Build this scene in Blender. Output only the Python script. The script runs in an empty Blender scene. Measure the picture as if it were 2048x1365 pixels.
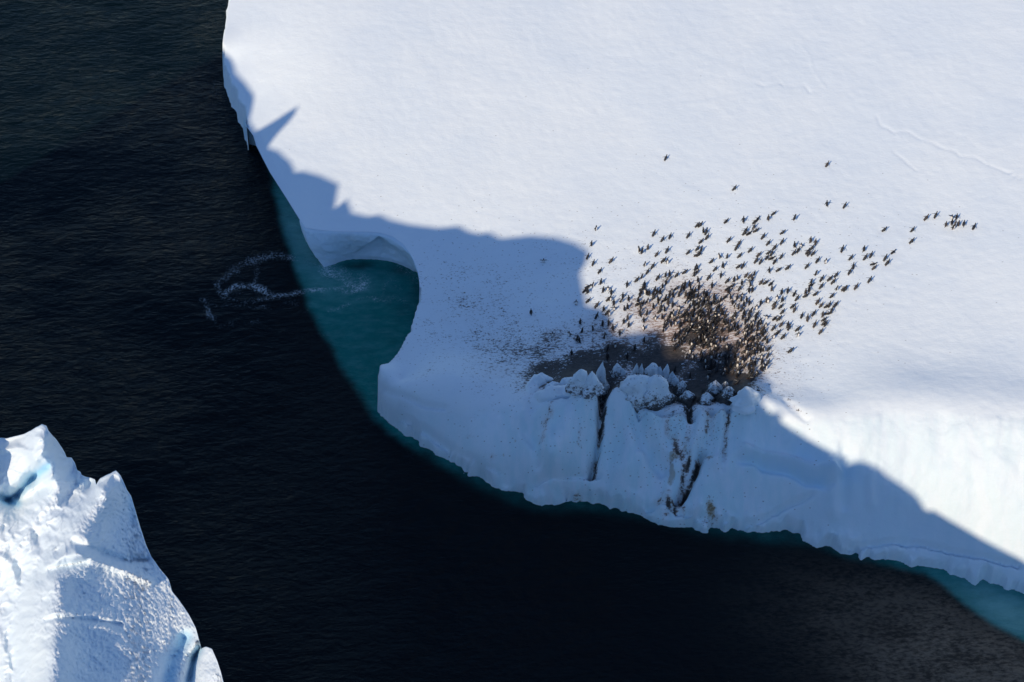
import bpy, math, random
import numpy as np

# ------------------------------------------------------------------ camera, light, exposure
SC = bpy.context.scene
COL = SC.collection
FPX = 4107.0                       # focal length in pixels of a 2048 px wide picture
TH = math.radians(47.0); CZ = 125.0
cam_d = bpy.data.cameras.new('camera'); cam = bpy.data.objects.new('camera', cam_d); COL.objects.link(cam)
cam.location = (0, 0, CZ); cam.rotation_euler = (math.radians(90) - TH, 0, 0)
cam_d.sensor_width = 36.0; cam_d.lens = FPX / 2048 * 36.0; cam_d.clip_start = 1.0; cam_d.clip_end = 20000
SC.camera = cam

SUN_PX = (3200.0, 500.0)           # where the anti-solar point lies, in picture pixels
CAM = np.array([0, 0, CZ]); RV = np.array([1, 0, 0.]); FV = np.array([0, math.cos(TH), -math.sin(TH)]); UV = np.array([0, math.sin(TH), math.cos(TH)])
_s = (SUN_PX[0]-1024)/FPX*RV + (682.5-SUN_PX[1])/FPX*UV + FV
SD = _s/np.linalg.norm(_s)         # the way the sunlight travels
EL = math.asin(-SD[2]); AZ = math.atan2(SD[0], SD[1]); TE = math.tan(EL)
HD = np.array([math.sin(AZ), math.cos(AZ)]); LD = np.array([math.cos(AZ), -math.sin(AZ)])
from mathutils import Vector
sun_d = bpy.data.lights.new('sun', 'SUN'); sun = bpy.data.objects.new('sun', sun_d); COL.objects.link(sun)
sun_d.energy = 3.82; sun_d.angle = math.radians(0.53); sun_d.color = (1.0, 0.82, 0.59)
sun.rotation_euler = Vector(SD).to_track_quat('-Z', 'Y').to_euler(); sun.location = (-60, -80, 190)

W = bpy.data.worlds.new('World'); SC.world = W; W.use_nodes = True
nt = W.node_tree; nt.nodes.clear()
def N(tree, kind, **kw):
    n = tree.nodes.new(kind)
    for k, v in kw.items(): setattr(n, k, v)
    return n
wo = N(nt, 'ShaderNodeOutputWorld'); bg = N(nt, 'ShaderNodeBackground'); sky = N(nt, 'ShaderNodeTexSky')
sky.sky_type = 'NISHITA'; sky.sun_disc = False; sky.sun_elevation = EL; sky.sun_rotation = math.atan2(-SD[0], -SD[1]) % (2*math.pi)
sky.air_density = 1.0; sky.dust_density = 0.0; sky.ozone_density = 7.0; sky.altitude = 50
bg.inputs['Strength'].default_value = 0.137
# one pale cloud bank high over the far side of the berg (the sea mirrors it) and thin wisps elsewhere
L = nt.links.new
tc = N(nt, 'ShaderNodeTexCoord'); cn = N(nt, 'ShaderNodeTexNoise'); cn.inputs['Scale'].default_value = 4.2; cn.inputs['Detail'].default_value = 5
dp = N(nt, 'ShaderNodeVectorMath', operation='DOT_PRODUCT'); _c = np.array([.36, .46, .80]); _c /= np.linalg.norm(_c); dp.inputs[1].default_value = tuple(_c)
ma = N(nt, 'ShaderNodeMath', operation='MULTIPLY_ADD'); ma.inputs[1].default_value = 0.16
cr = N(nt, 'ShaderNodeMapRange'); cr.interpolation_type = 'SMOOTHSTEP'; cr.inputs['From Min'].default_value = 1.04; cr.inputs['From Max'].default_value = 1.09; cr.inputs['To Max'].default_value = .8
mx = N(nt, 'ShaderNodeMix', data_type='RGBA'); mx.inputs['B'].default_value = (6.6, 6.4, 6.6, 1)
L(tc.outputs['Generated'], cn.inputs['Vector']); L(tc.outputs['Generated'], dp.inputs[0]); L(cn.outputs['Fac'], ma.inputs[0]); L(dp.outputs['Value'], ma.inputs[2]); L(ma.outputs[0], cr.inputs['Value'])
L(cr.outputs[0], mx.inputs['Factor']); L(sky.outputs[0], mx.inputs['A']); L(mx.outputs['Result'], bg.inputs['Color']); L(bg.outputs[0], wo.inputs['Surface'])

vs = SC.view_settings; vs.view_transform = 'Standard'; vs.look = 'None'; vs.gamma = 1; vs.exposure = 0.0; vs.use_curve_mapping = False
SC.render.resolution_x = 1024; SC.render.resolution_y = 682

# ------------------------------------------------------------------ helpers
rng = np.random.default_rng(7); random.seed(7)
def unproj(u, v, z):
    u = np.asarray(u, float); v = np.asarray(v, float); z = np.asarray(z, float)
    d = ((u-1024)/FPX)[..., None]*RV + ((682.5-v)/FPX)[..., None]*UV + FV
    return CAM + d*((z-CZ)/d[..., 2])[..., None]
def proj(P):
    q = P-CAM; w = q@FV
    return 1024+FPX*(q@RV)/w, 682.5-FPX*(q@UV)/w
def vnoise(x, y, seed=0):
    r = np.random.default_rng(seed).random((256, 256))
    xi = np.floor(x).astype(int); yi = np.floor(y).astype(int); fx = x-xi; fy = y-yi
    fx = fx*fx*(3-2*fx); fy = fy*fy*(3-2*fy)
    a = r[xi & 255, yi & 255]; b = r[(xi+1) & 255, yi & 255]; c = r[xi & 255, (yi+1) & 255]; d = r[(xi+1) & 255, (yi+1) & 255]
    return (a*(1-fx)+b*fx)*(1-fy)+(c*(1-fx)+d*fx)*fy - .5
def fbm(x, y, scale, octaves=4, seed=0, rough=.5):
    o = 0; a = 1; t = 0
    for k in range(octaves):
        ca, sa = math.cos(.6*k+.3), math.sin(.6*k+.3)
        o = o + a*vnoise((x*ca-y*sa)/scale+17.3*k, (x*sa+y*ca)/scale+5.1*k, seed+k); t += a; a *= rough; scale /= 2.03
    return o/t*2
def sstep(x, a, b):
    t = np.clip((x-a)/(b-a), 0, 1); return t*t*(3-2*t)
def tps_fit(P, z, smooth=1e-3):
    P = np.asarray(P, float); n = len(P); c = P.mean(0); s = P.std()
    Q = (P-c)/s; d = np.linalg.norm(Q[:, None]-Q[None], axis=2)
    K = np.where(d > 0, d*d*np.log(d+1e-12), 0)+smooth*np.eye(n)
    T = np.hstack([np.ones((n, 1)), Q]); A = np.block([[K, T], [T.T, np.zeros((3, 3))]])
    w = np.linalg.solve(A, np.concatenate([z, np.zeros(3)]))
    return (Q, w, c, s)
def tps_eval(m, X, Y):
    Q, w, c, s = m; sh = X.shape; x = (X.ravel()-c[0])/s; y = (Y.ravel()-c[1])/s; out = w[-3]+w[-2]*x+w[-1]*y
    for i in range(len(Q)):
        r2 = (x-Q[i, 0])**2+(y-Q[i, 1])**2
        out += w[i]*0.5*r2*np.log(r2+1e-18)
    return out.reshape(sh)
def polydist(X, Y, pts, closed=False):
    """distance to a polyline"""
    P = np.asarray(pts, float); Q = np.roll(P, -1, 0) if closed else P[1:]; P = P if closed else P[:-1]
    d = np.full(X.shape, 1e18)
    for (ax, ay), (bx, by) in zip(P, Q):
        vx, vy = bx-ax, by-ay; l = vx*vx+vy*vy+1e-12
        t = np.clip(((X-ax)*vx+(Y-ay)*vy)/l, 0, 1)
        d = np.minimum(d, (X-ax-t*vx)**2+(Y-ay-t*vy)**2)
    return np.sqrt(d)
def inside(X, Y, pts):
    r = np.zeros(X.shape, bool); n = len(pts); j = n-1
    for i in range(n):
        xi, yi = pts[i]; xj, yj = pts[j]
        if yi != yj:
            r ^= ((yi > Y) != (yj > Y)) & (X < (xj-xi)*(Y-yi)/(yj-yi)+xi)
        j = i
    return r
def stroke(U_, V_, pts, width):
    """soft stroke along a polyline in picture coordinates, 1 on the line; width may be (start, end)"""
    w0, w1 = width if isinstance(width, tuple) else (width, width)
    out = np.zeros(U_.shape); n = len(pts)-1
    x0 = min(p[0] for p in pts)-4*max(w0, w1); x1 = max(p[0] for p in pts)+4*max(w0, w1)
    y0 = min(p[1] for p in pts)-4*max(w0, w1); y1 = max(p[1] for p in pts)+4*max(w0, w1)
    m = (U_ > x0) & (U_ < x1) & (V_ > y0) & (V_ < y1)
    if not m.any(): return out
    u, v = U_[m], V_[m]; o = np.zeros(u.shape)
    for i in range(n):
        (ax, ay), (bx, by) = pts[i], pts[i+1]; vx, vy = bx-ax, by-ay; l = vx*vx+vy*vy+1e-9
        t = np.clip(((u-ax)*vx+(v-ay)*vy)/l, 0, 1); w = w0+(w1-w0)*(i+t)/n
        o = np.maximum(o, np.exp(-((u-ax-t*vx)**2+(v-ay-t*vy)**2)/(w*w)))
    out[m] = o; return out
def blob(U_, V_, u, v, ru, rv, ang=0.0):
    c, s = math.cos(ang), math.sin(ang); du, dv = U_-u, V_-v
    return np.exp(-(((du*c+dv*s)/ru)**2+((-du*s+dv*c)/rv)**2))
def make_mesh(name, V3, Fq, mat, parent=None, smooth=True, attrs=None, normals=None):
    me = bpy.data.meshes.new(name)
    V3 = np.ascontiguousarray(V3, dtype=np.float32); Fq = np.ascontiguousarray(Fq, dtype=np.int32); k = Fq.shape[1]
    me.vertices.add(len(V3)); me.vertices.foreach_set('co', V3.ravel())
    me.loops.add(Fq.size); me.loops.foreach_set('vertex_index', Fq.ravel())
    me.polygons.add(len(Fq)); me.polygons.foreach_set('loop_start', np.arange(0, Fq.size, k, dtype=np.int32))
    me.polygons.foreach_set('use_smooth', np.full(len(Fq), smooth, dtype=bool))
    me.update(calc_edges=True)
    for nme, arr in (attrs or {}).items():
        a = me.attributes.new(nme, 'FLOAT', 'POINT'); a.data.foreach_set('value', np.ascontiguousarray(arr, dtype=np.float32))
    if normals is not None: me.normals_split_custom_set_from_vertices(normals.astype(float).tolist())
    for mm in (mat if isinstance(mat, (list, tuple)) else [mat]): me.materials.append(mm)
    o = bpy.data.objects.new(name, me); COL.objects.link(o)
    if parent: o.parent = parent
    return o
def grid_faces(nx, ny):
    i = np.arange(nx*ny).reshape(nx, ny)
    return np.stack([i[:-1, :-1].ravel(), i[1:, :-1].ravel(), i[1:, 1:].ravel(), i[:-1, 1:].ravel()], 1)
def sub(V3, Fq, mask, attrs):
    f = Fq[mask]; used, inv = np.unique(f, return_inverse=True)
    return V3[used], inv.reshape(f.shape), {k: a[used] for k, a in attrs.items()}, used
def tag(o, label=None, category=None, group=None, kind=None):
    for k, v in (('label', label), ('category', category), ('group', group), ('kind', kind)):
        if v: o[k] = v
def empty(name, loc=(0, 0, 0)):
    o = bpy.data.objects.new(name, None); o.location = loc; COL.objects.link(o); return o
def spacing(segs):
    """[(a, b, step), ...] -> coordinates"""
    out = []
    for a, b, s in segs:
        n = max(1, int(round((b-a)/s))); out.append(np.linspace(a, b, n, endpoint=False))
    out.append([segs[-1][1]]); return np.concatenate(out)

# ------------------------------------------------------------------ materials
def new_mat(name):
    m = bpy.data.materials.new(name); m.use_nodes = True; t = m.node_tree; t.nodes.clear()
    o = N(t, 'ShaderNodeOutputMaterial'); p = N(t, 'ShaderNodeBsdfPrincipled'); t.links.new(p.outputs[0], o.inputs['Surface'])
    return m, t, p
def nd_noise(t, vec, scale, detail=4, rough=.55):
    n = N(t, 'ShaderNodeTexNoise'); n.inputs['Scale'].default_value = scale; n.inputs['Detail'].default_value = detail; n.inputs['Roughness'].default_value = rough
    t.links.new(vec, n.inputs['Vector']); return n.outputs['Fac']
def nd_math(t, op, a, b=None, c=None, clamp=False):
    n = N(t, 'ShaderNodeMath', operation=op); n.use_clamp = clamp
    for i, x in enumerate((a, b, c)):
        if x is None: continue
        if isinstance(x, (int, float)): n.inputs[i].default_value = x
        else: t.links.new(x, n.inputs[i])
    return n.outputs[0]
def nd_range(t, x, a, b, c=0., d=1.):
    n = N(t, 'ShaderNodeMapRange'); n.interpolation_type = 'SMOOTHSTEP'; t.links.new(x, n.inputs['Value'])
    for k, v in zip(('From Min', 'From Max', 'To Min', 'To Max'), (a, b, c, d)):
        if isinstance(v, (int, float)): n.inputs[k].default_value = v
        else: t.links.new(v, n.inputs[k])
    return n.outputs[0]
def nd_mix(t, f, a, b):
    n = N(t, 'ShaderNodeMix', data_type='RGBA')
    for k, x in (('Factor', f), ('A', a), ('B', b)):
        if isinstance(x, tuple): n.inputs[k].default_value = (*x, 1)
        elif isinstance(x, (int, float)): n.inputs[k].default_value = x
        else: t.links.new(x, n.inputs[k])
    return n.outputs['Result']
def nd_attr(t, name):
    n = N(t, 'ShaderNodeAttribute'); n.attribute_name = name; return n.outputs['Fac']

def snow_material(name, bump_scale=1.0, bump_strength=.5, dirt=True, clean=False):
    m, t, p = new_mat(name)
    geo = N(t, 'ShaderNodeNewGeometry'); pos = geo.outputs['Position']
    snow = nd_mix(t, nd_range(t, nd_noise(t, pos, .12, 4), .35, .65), (.715, .805, .875), (.76, .84, .89))
    blue = nd_attr(t, 'blue_ice'); col = nd_mix(t, nd_math(t, 'MULTIPLY', blue, nd_range(t, nd_noise(t, pos, .6, 3), .2, .6, .6, 1.)), snow, (.34, .64, .86))
    ice = nd_attr(t, 'face'); mpf = N(t, 'ShaderNodeMapping'); mpf.inputs['Scale'].default_value = (1.6, .45, .45); mpf.inputs['Rotation'].default_value = (0, 0, .12); t.links.new(pos, mpf.inputs['Vector'])
    mot = nd_noise(t, mpf.outputs[0], .8, 6, .62); col = nd_mix(t, nd_math(t, 'MULTIPLY', ice, nd_range(t, mot, .36, .64, .0, .9)), col, (.56, .76, .82))
    if dirt:
        d = nd_attr(t, 'dirt'); wide = nd_noise(t, pos, .55, 5, .6); fine = nd_noise(t, pos, 5.5, 6, .75)
        mpn = N(t, 'ShaderNodeMapping'); mpn.inputs['Scale'].default_value = (1.6, 4.2, 2.0); mpn.inputs['Rotation'].default_value = (0, 0, -.25); t.links.new(pos, mpn.inputs['Vector'])
        streak = nd_noise(t, mpn.outputs[0], 1.6, 5, .65)
        s = nd_math(t, 'ADD', d, nd_math(t, 'MULTIPLY', nd_math(t, 'SUBTRACT', wide, .5), 1.1))
        s = nd_math(t, 'ADD', s, nd_math(t, 'MULTIPLY', nd_math(t, 'SUBTRACT', fine, .5), 2.3))
        s = nd_math(t, 'ADD', s, nd_math(t, 'MULTIPLY', nd_math(t, 'SUBTRACT', streak, .5), 2.0))
        dm = nd_math(t, 'MULTIPLY', nd_range(t, s, .40, .85), nd_range(t, d, .02, .18))
        dcol = nd_mix(t, nd_range(t, nd_math(t, 'ADD', d, nd_math(t, 'MULTIPLY', nd_math(t, 'SUBTRACT', wide, .5), .5)), .55, .95), nd_mix(t, nd_attr(t, 'warm'), (.085, .08, .08), (.26, .17, .13)), nd_mix(t, nd_range(t, streak, .38, .62), (.012, .011, .011), (.052, .044, .039)))
        tint = nd_math(t, 'MULTIPLY', nd_math(t, 'MULTIPLY', nd_range(t, d, .05, .6, 0., .7), nd_math(t, 'MULTIPLY_ADD', nd_attr(t, 'warm'), .75, .25)), nd_range(t, streak, .30, .58, .45, 1.)); col = nd_mix(t, tint, col, (.46, .345, .285))
        col = nd_mix(t, nd_math(t, 'MULTIPLY', dm, .97), col, dcol)
        # loose specks of guano and feathers
        vo = N(t, 'ShaderNodeTexVoronoi'); vo.inputs['Scale'].default_value = 4.4; vo.inputs['Randomness'].default_value = 1
        mp2 = N(t, 'ShaderNodeMapping'); mp2.inputs['Scale'].default_value = (.75, 1.5, 1); mp2.inputs['Rotation'].default_value = (0, 0, -.2); t.links.new(pos, mp2.inputs['Vector']); t.links.new(mp2.outputs[0], vo.inputs['Vector'])
        sp = nd_attr(t, 'speck'); sepc = N(t, 'ShaderNodeSeparateColor'); t.links.new(vo.outputs['Color'], sepc.inputs[0])
        hit = nd_math(t, 'LESS_THAN', sepc.outputs[0], sp)
        size = nd_range(t, vo.outputs['Distance'], .12, .32, 1., 0.)
        col = nd_mix(t, nd_math(t, 'MULTIPLY', nd_math(t, 'MULTIPLY', hit, size), .62), col, (.10, .085, .08))
        st = nd_attr(t, 'stain'); stn = nd_range(t, nd_math(t, 'ADD', st, nd_math(t, 'MULTIPLY', nd_math(t, 'SUBTRACT', fine, .5), 1.1)), .35, .75)
        col = nd_mix(t, nd_math(t, 'MULTIPLY', stn, nd_range(t, st, .03, .3, 0., .55)), col, (.30, .22, .10))
    t.links.new(col, p.inputs['Base Color'])
    p.inputs['Roughness'].default_value = .62; p.inputs['Specular IOR Level'].default_value = .3
    b1 = N(t, 'ShaderNodeBump'); b1.inputs['Strength'].default_value = bump_strength; b1.inputs['Distance'].default_value = .06/bump_scale
    mpb = N(t, 'ShaderNodeMapping'); mpb.inputs['Scale'].default_value = (1, 1.5, 1); t.links.new(pos, mpb.inputs['Vector'])
    h = nd_math(t, 'ADD', nd_noise(t, mpb.outputs[0], 4.5*bump_scale, 5, .65), nd_math(t, 'MULTIPLY', nd_noise(t, mpb.outputs[0], 1.3*bump_scale, 3, .5), 1.2))
    t.links.new(h, b1.inputs['Height']); t.links.new(b1.outputs[0], p.inputs['Normal'])
    return m
M_SNOW = snow_material('snow', 1.0, .42)
M_ICE = snow_material('glacier_ice', 1.3, .5)
M_FRONT = snow_material('weathered_snow', 2.4, .55, dirt=False)

def water_material():
    m, t, p = new_mat('sea_water'); geo = N(t, 'ShaderNodeNewGeometry'); pos = geo.outputs['Position']
    mp = N(t, 'ShaderNodeMapping'); mp.inputs['Scale'].default_value = (.7, 1.5, 1); mp.inputs['Rotation'].default_value = (0, 0, -.22); t.links.new(pos, mp.inputs['Vector'])
    rip = nd_noise(t, mp.outputs[0], 1.5, 6, .62); rip2 = nd_noise(t, mp.outputs[0], .45, 3, .5)
    sh = nd_attr(t, 'shallow'); br = nd_attr(t, 'bright'); glare = nd_attr(t, 'painted_glare'); fo = nd_attr(t, 'foam')
    wob = nd_math(t, 'MULTIPLY', nd_math(t, 'SUBTRACT', nd_noise(t, pos, .5, 6, .65), .5), .75)
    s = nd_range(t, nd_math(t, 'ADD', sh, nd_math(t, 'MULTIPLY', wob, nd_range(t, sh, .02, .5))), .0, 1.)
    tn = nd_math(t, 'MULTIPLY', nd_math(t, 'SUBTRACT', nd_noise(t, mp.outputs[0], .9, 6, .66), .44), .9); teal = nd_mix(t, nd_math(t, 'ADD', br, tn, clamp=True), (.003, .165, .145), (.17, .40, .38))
    glare = nd_math(t, 'MULTIPLY', glare, nd_range(t, nd_math(t, 'ADD', nd_noise(t, mp.outputs[0], 2.6, 6, .68), nd_math(t, 'MULTIPLY', nd_math(t, 'SUBTRACT', rip2, .5), .4)), .34, .64, .22, 1.)); col = nd_mix(t, s, nd_mix(t, glare, (.0006, .0042, .0062), (.175, .137, .098)), teal)  # grey-brown sky sheen mixed into the deep water colour, broken up by ripple noise
    # foam
    wp = N(t, 'ShaderNodeTexNoise'); wp.inputs['Scale'].default_value = 1.1; wp.inputs['Detail'].default_value = 3; t.links.new(pos, wp.inputs['Vector'])
    va = N(t, 'ShaderNodeVectorMath', operation='MULTIPLY_ADD'); va.inputs[1].default_value = (1.2, 1.2, 0); t.links.new(wp.outputs['Color'], va.inputs[0]); t.links.new(pos, va.inputs[2])
    fv = N(t, 'ShaderNodeTexVoronoi'); fv.feature = 'DISTANCE_TO_EDGE'; fv.inputs['Scale'].default_value = 2.3; t.links.new(va.outputs[0], fv.inputs['Vector'])
    web = nd_range(t, fv.outputs['Distance'], .02, .16, 1., 0.)
    grain = nd_noise(t, pos, 5.5, 5, .7)
    f = nd_math(t, 'MULTIPLY', fo, nd_math(t, 'ADD', nd_math(t, 'MULTIPLY', web, .35), nd_range(t, grain, .36, .64)))
    f = nd_range(t, f, .12, 1.05, 0., .7)
    col = nd_mix(t, f, col, (.62, .70, .74))
    t.links.new(col, p.inputs['Base Color'])
    t.links.new(nd_mix(t, f, (.07, .07, .07), (.6, .6, .6)), p.inputs['Roughness']); p.inputs['IOR'].default_value = 1.333; p.inputs['Specular IOR Level'].default_value = .19
    b = N(t, 'ShaderNodeBump'); t.links.new(nd_range(t, nd_noise(t, pos, .06, 3, .5), .35, .65, .5, 1.), b.inputs['Strength']); b.inputs['Distance'].default_value = .24
    t.links.new(nd_math(t, 'ADD', rip, nd_math(t, 'MULTIPLY', rip2, .8)), b.inputs['Height']); t.links.new(b.outputs[0], p.inputs['Normal'])
    return m
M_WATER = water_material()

# ------------------------------------------------------------------ main iceberg: height field
# outline of the berg in picture coordinates with the height of each outline point
ZL = 3.4
outline_px = [(470,-150,4.2),(452,0,3.9),(447,50,3.7),(443,78,3.6),(441,96,3.5),(447,103,3.0),(445,118,2.8),(444,128,2.8),(456,150,2.8),(458,166,2.8),(468,178,2.7),(472,200,2.6),(478,206,2.6),(487,215,2.7),
 (489,240,2.9),(493,254,2.9),(507,272,3.2),(513,292,3.3),(526,318,ZL),(540,345,ZL),(556,370,ZL),(574,398,ZL),(590,424,ZL),(603,445,ZL),
 (611,456,ZL),(640,461,ZL),(668,463,ZL),(700,464,ZL),(735,464,ZL),(760,466,ZL),(785,473,ZL),(806,488,ZL),(822,510,ZL),(832,532,ZL),(838,550,ZL),(839,575,ZL),(836,600,ZL),(829,615,ZL),(826,636,ZL),(817,650,ZL),(818,660,ZL),(806,675,ZL),(800,690,ZL),(788,705,ZL),(772,725,ZL),(757,742,ZL),(753,765,ZL),(752,790,2.2),(756,812,1.0),(762,828,.35)]
front_px = [(780,846),(800,858),(812,868),(835,876),(850,890),(872,902),(890,914),(912,926),(932,938),(955,950),(972,964),(1000,974),(1022,980),(1042,981),(1050,990),(1062,1001),(1084,1008),(1104,1006),(1118,998),(1126,995),(1150,1000),(1180,998),(1205,1008),(1228,1011),(1252,1018),(1275,1022),(1292,1034),(1322,1040),(1350,1048),(1376,1052),(1402,1056),(1430,1058),(1452,1062),(1480,1059),(1510,1060),(1540,1058),(1570,1055),(1592,1066),(1614,1078),(1640,1090),(1666,1098),(1692,1102),(1720,1110),(1745,1112),(1775,1118),(1802,1120),(1824,1128),(1848,1124),(1872,1128),(1892,1134),(1902,1146),(1930,1152),(1948,1162),(1974,1156),(2000,1160),(2012,1170),(2048,1184),(2100,1206),(2200,1246),(2500,1360)]
outline_px += [(u, v, .35) for u, v in front_px]
OP = np.array(outline_px); OXY = unproj(OP[:, 0], OP[:, 1], OP[:, 2])[:, :2]
# densify, then crinkle the outline a little
pts = []; zs = []
for i in range(len(OXY)-1):
    n = max(1, int(np.linalg.norm(OXY[i+1]-OXY[i])/.5))
    for k in range(n): pts.append(OXY[i]+(OXY[i+1]-OXY[i])*k/n)
far = [(170, 70), (230, 260), (60, 420), (-45, 330)]
OUT = [tuple(p) for p in pts]+[tuple(OXY[-1])]+far

ctrl = [  # u, v, height on the berg
 (620,100,4.6),(600,250,4.0),(560,300,3.7),(700,330,3.9),(640,420,3.5),(720,440,3.5),(850,480,3.5),(850,400,3.9),(900,560,3.5),(870,640,3.45),(830,700,3.4),(800,760,3.45),(780,780,3.2),
 (1000,300,4.6),(1000,480,4.0),(1000,600,4.0),(930,700,3.7),(1000,720,4.2),(1300,100,5.6),(1300,400,5.0),(1300,560,5.0),(1180,640,4.7),(1100,700,4.6),(1280,700,5.1),(1380,700,5.3),(1480,680,5.7),
 (1600,450,6.0),(1600,600,6.1),(1600,720,6.5),(1700,300,6.2),(1900,100,7.0),(1850,500,7.0),(2000,400,7.6),(1750,650,6.9),(1850,740,7.8),(2048,600,8.3),(2048,760,9.0),(1650,790,7.2),(1560,790,7.0),(1520,790,7.1),
 # crest
 (800,800,3.1),(876,815,3.5),(935,815,4.2),(1000,800,4.9),(1050,795,5.6),(1110,795,6.0),(1170,785,6.4),(1230,788,6.4),(1290,815,6.1),(1340,818,6.2),(1400,818,6.4),(1450,805,6.7),(1492,785,7.3),
 (1100,760,5.1),(1200,745,5.1),(1300,745,5.2),(1400,760,5.3),(1440,760,5.6),(1380,790,5.5),(1230,770,5.3),(1430,790,5.6),(1350,795,5.4),
 (1540,815,7.4),(1580,835,7.3),(1640,835,7.6),(1720,825,8.1),(1800,812,8.6),(1900,808,9.1),(2048,822,9.6),(2200,860,10.),
 # face
 (830,850,1.7),(900,870,2.1),(960,900,2.6),(1000,880,3.5),(1000,930,2.0),(1060,860,4.7),(1060,930,2.7),(1110,860,5.1),(1110,940,2.9),(1170,850,5.1),(1170,930,2.9),(1240,860,4.9),(1240,950,2.7),(1310,880,4.7),(1310,960,2.6),
 (1400,880,5.1),(1400,960,3.1),(1400,1020,1.4),(1460,860,5.7),(1470,950,3.6),(1480,1020,1.6),(1540,880,5.9),(1550,960,3.8),(1560,1020,1.8),(1620,900,6.0),(1630,980,3.9),(1640,1050,1.7),(1700,900,6.6),(1710,990,4.2),(1720,1070,1.6),
 (1800,900,7.0),(1810,1000,4.4),(1820,1080,1.7),(1900,900,7.6),(1910,1020,4.6),(1920,1110,1.6),(2048,930,7.9),(2048,1060,4.6),(2048,1150,1.5),(2250,1000,7.5),(2250,1150,3.5),
 (1240,990,1.5),(1320,1010,1.3),(1170,975,1.5),(1090,980,1.2),(1010,955,1.0)]
cu = np.array(ctrl, float); CP = unproj(cu[:, 0], cu[:, 1], cu[:, 2])
P2 = [tuple(p) for p in CP[:, :2]]; Z2 = list(CP[:, 2])
for i in range(0, len(OP)):
    if OP[i, 2] > .5 and i % 2 == 0: P2.append(tuple(OXY[i])); Z2.append(OP[i, 2])
    if OP[i, 2] <= .5 and i % 3 == 0: P2.append(tuple(OXY[i])); Z2.append(.65)
for x, y, z in ((0, 190, 5.0), (60, 190, 7.5), (60, 140, 9.0), (100, 110, 9), (100, 150, 9), (150, 90, 6), (120, 240, 9), (0, 260, 7), (200, 250, 8), (60, 400, 8), (160, 85, 4)): P2.append((x, y)); Z2.append(z)
TPS = tps_fit(P2, np.array(Z2), 2e-5)

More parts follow.
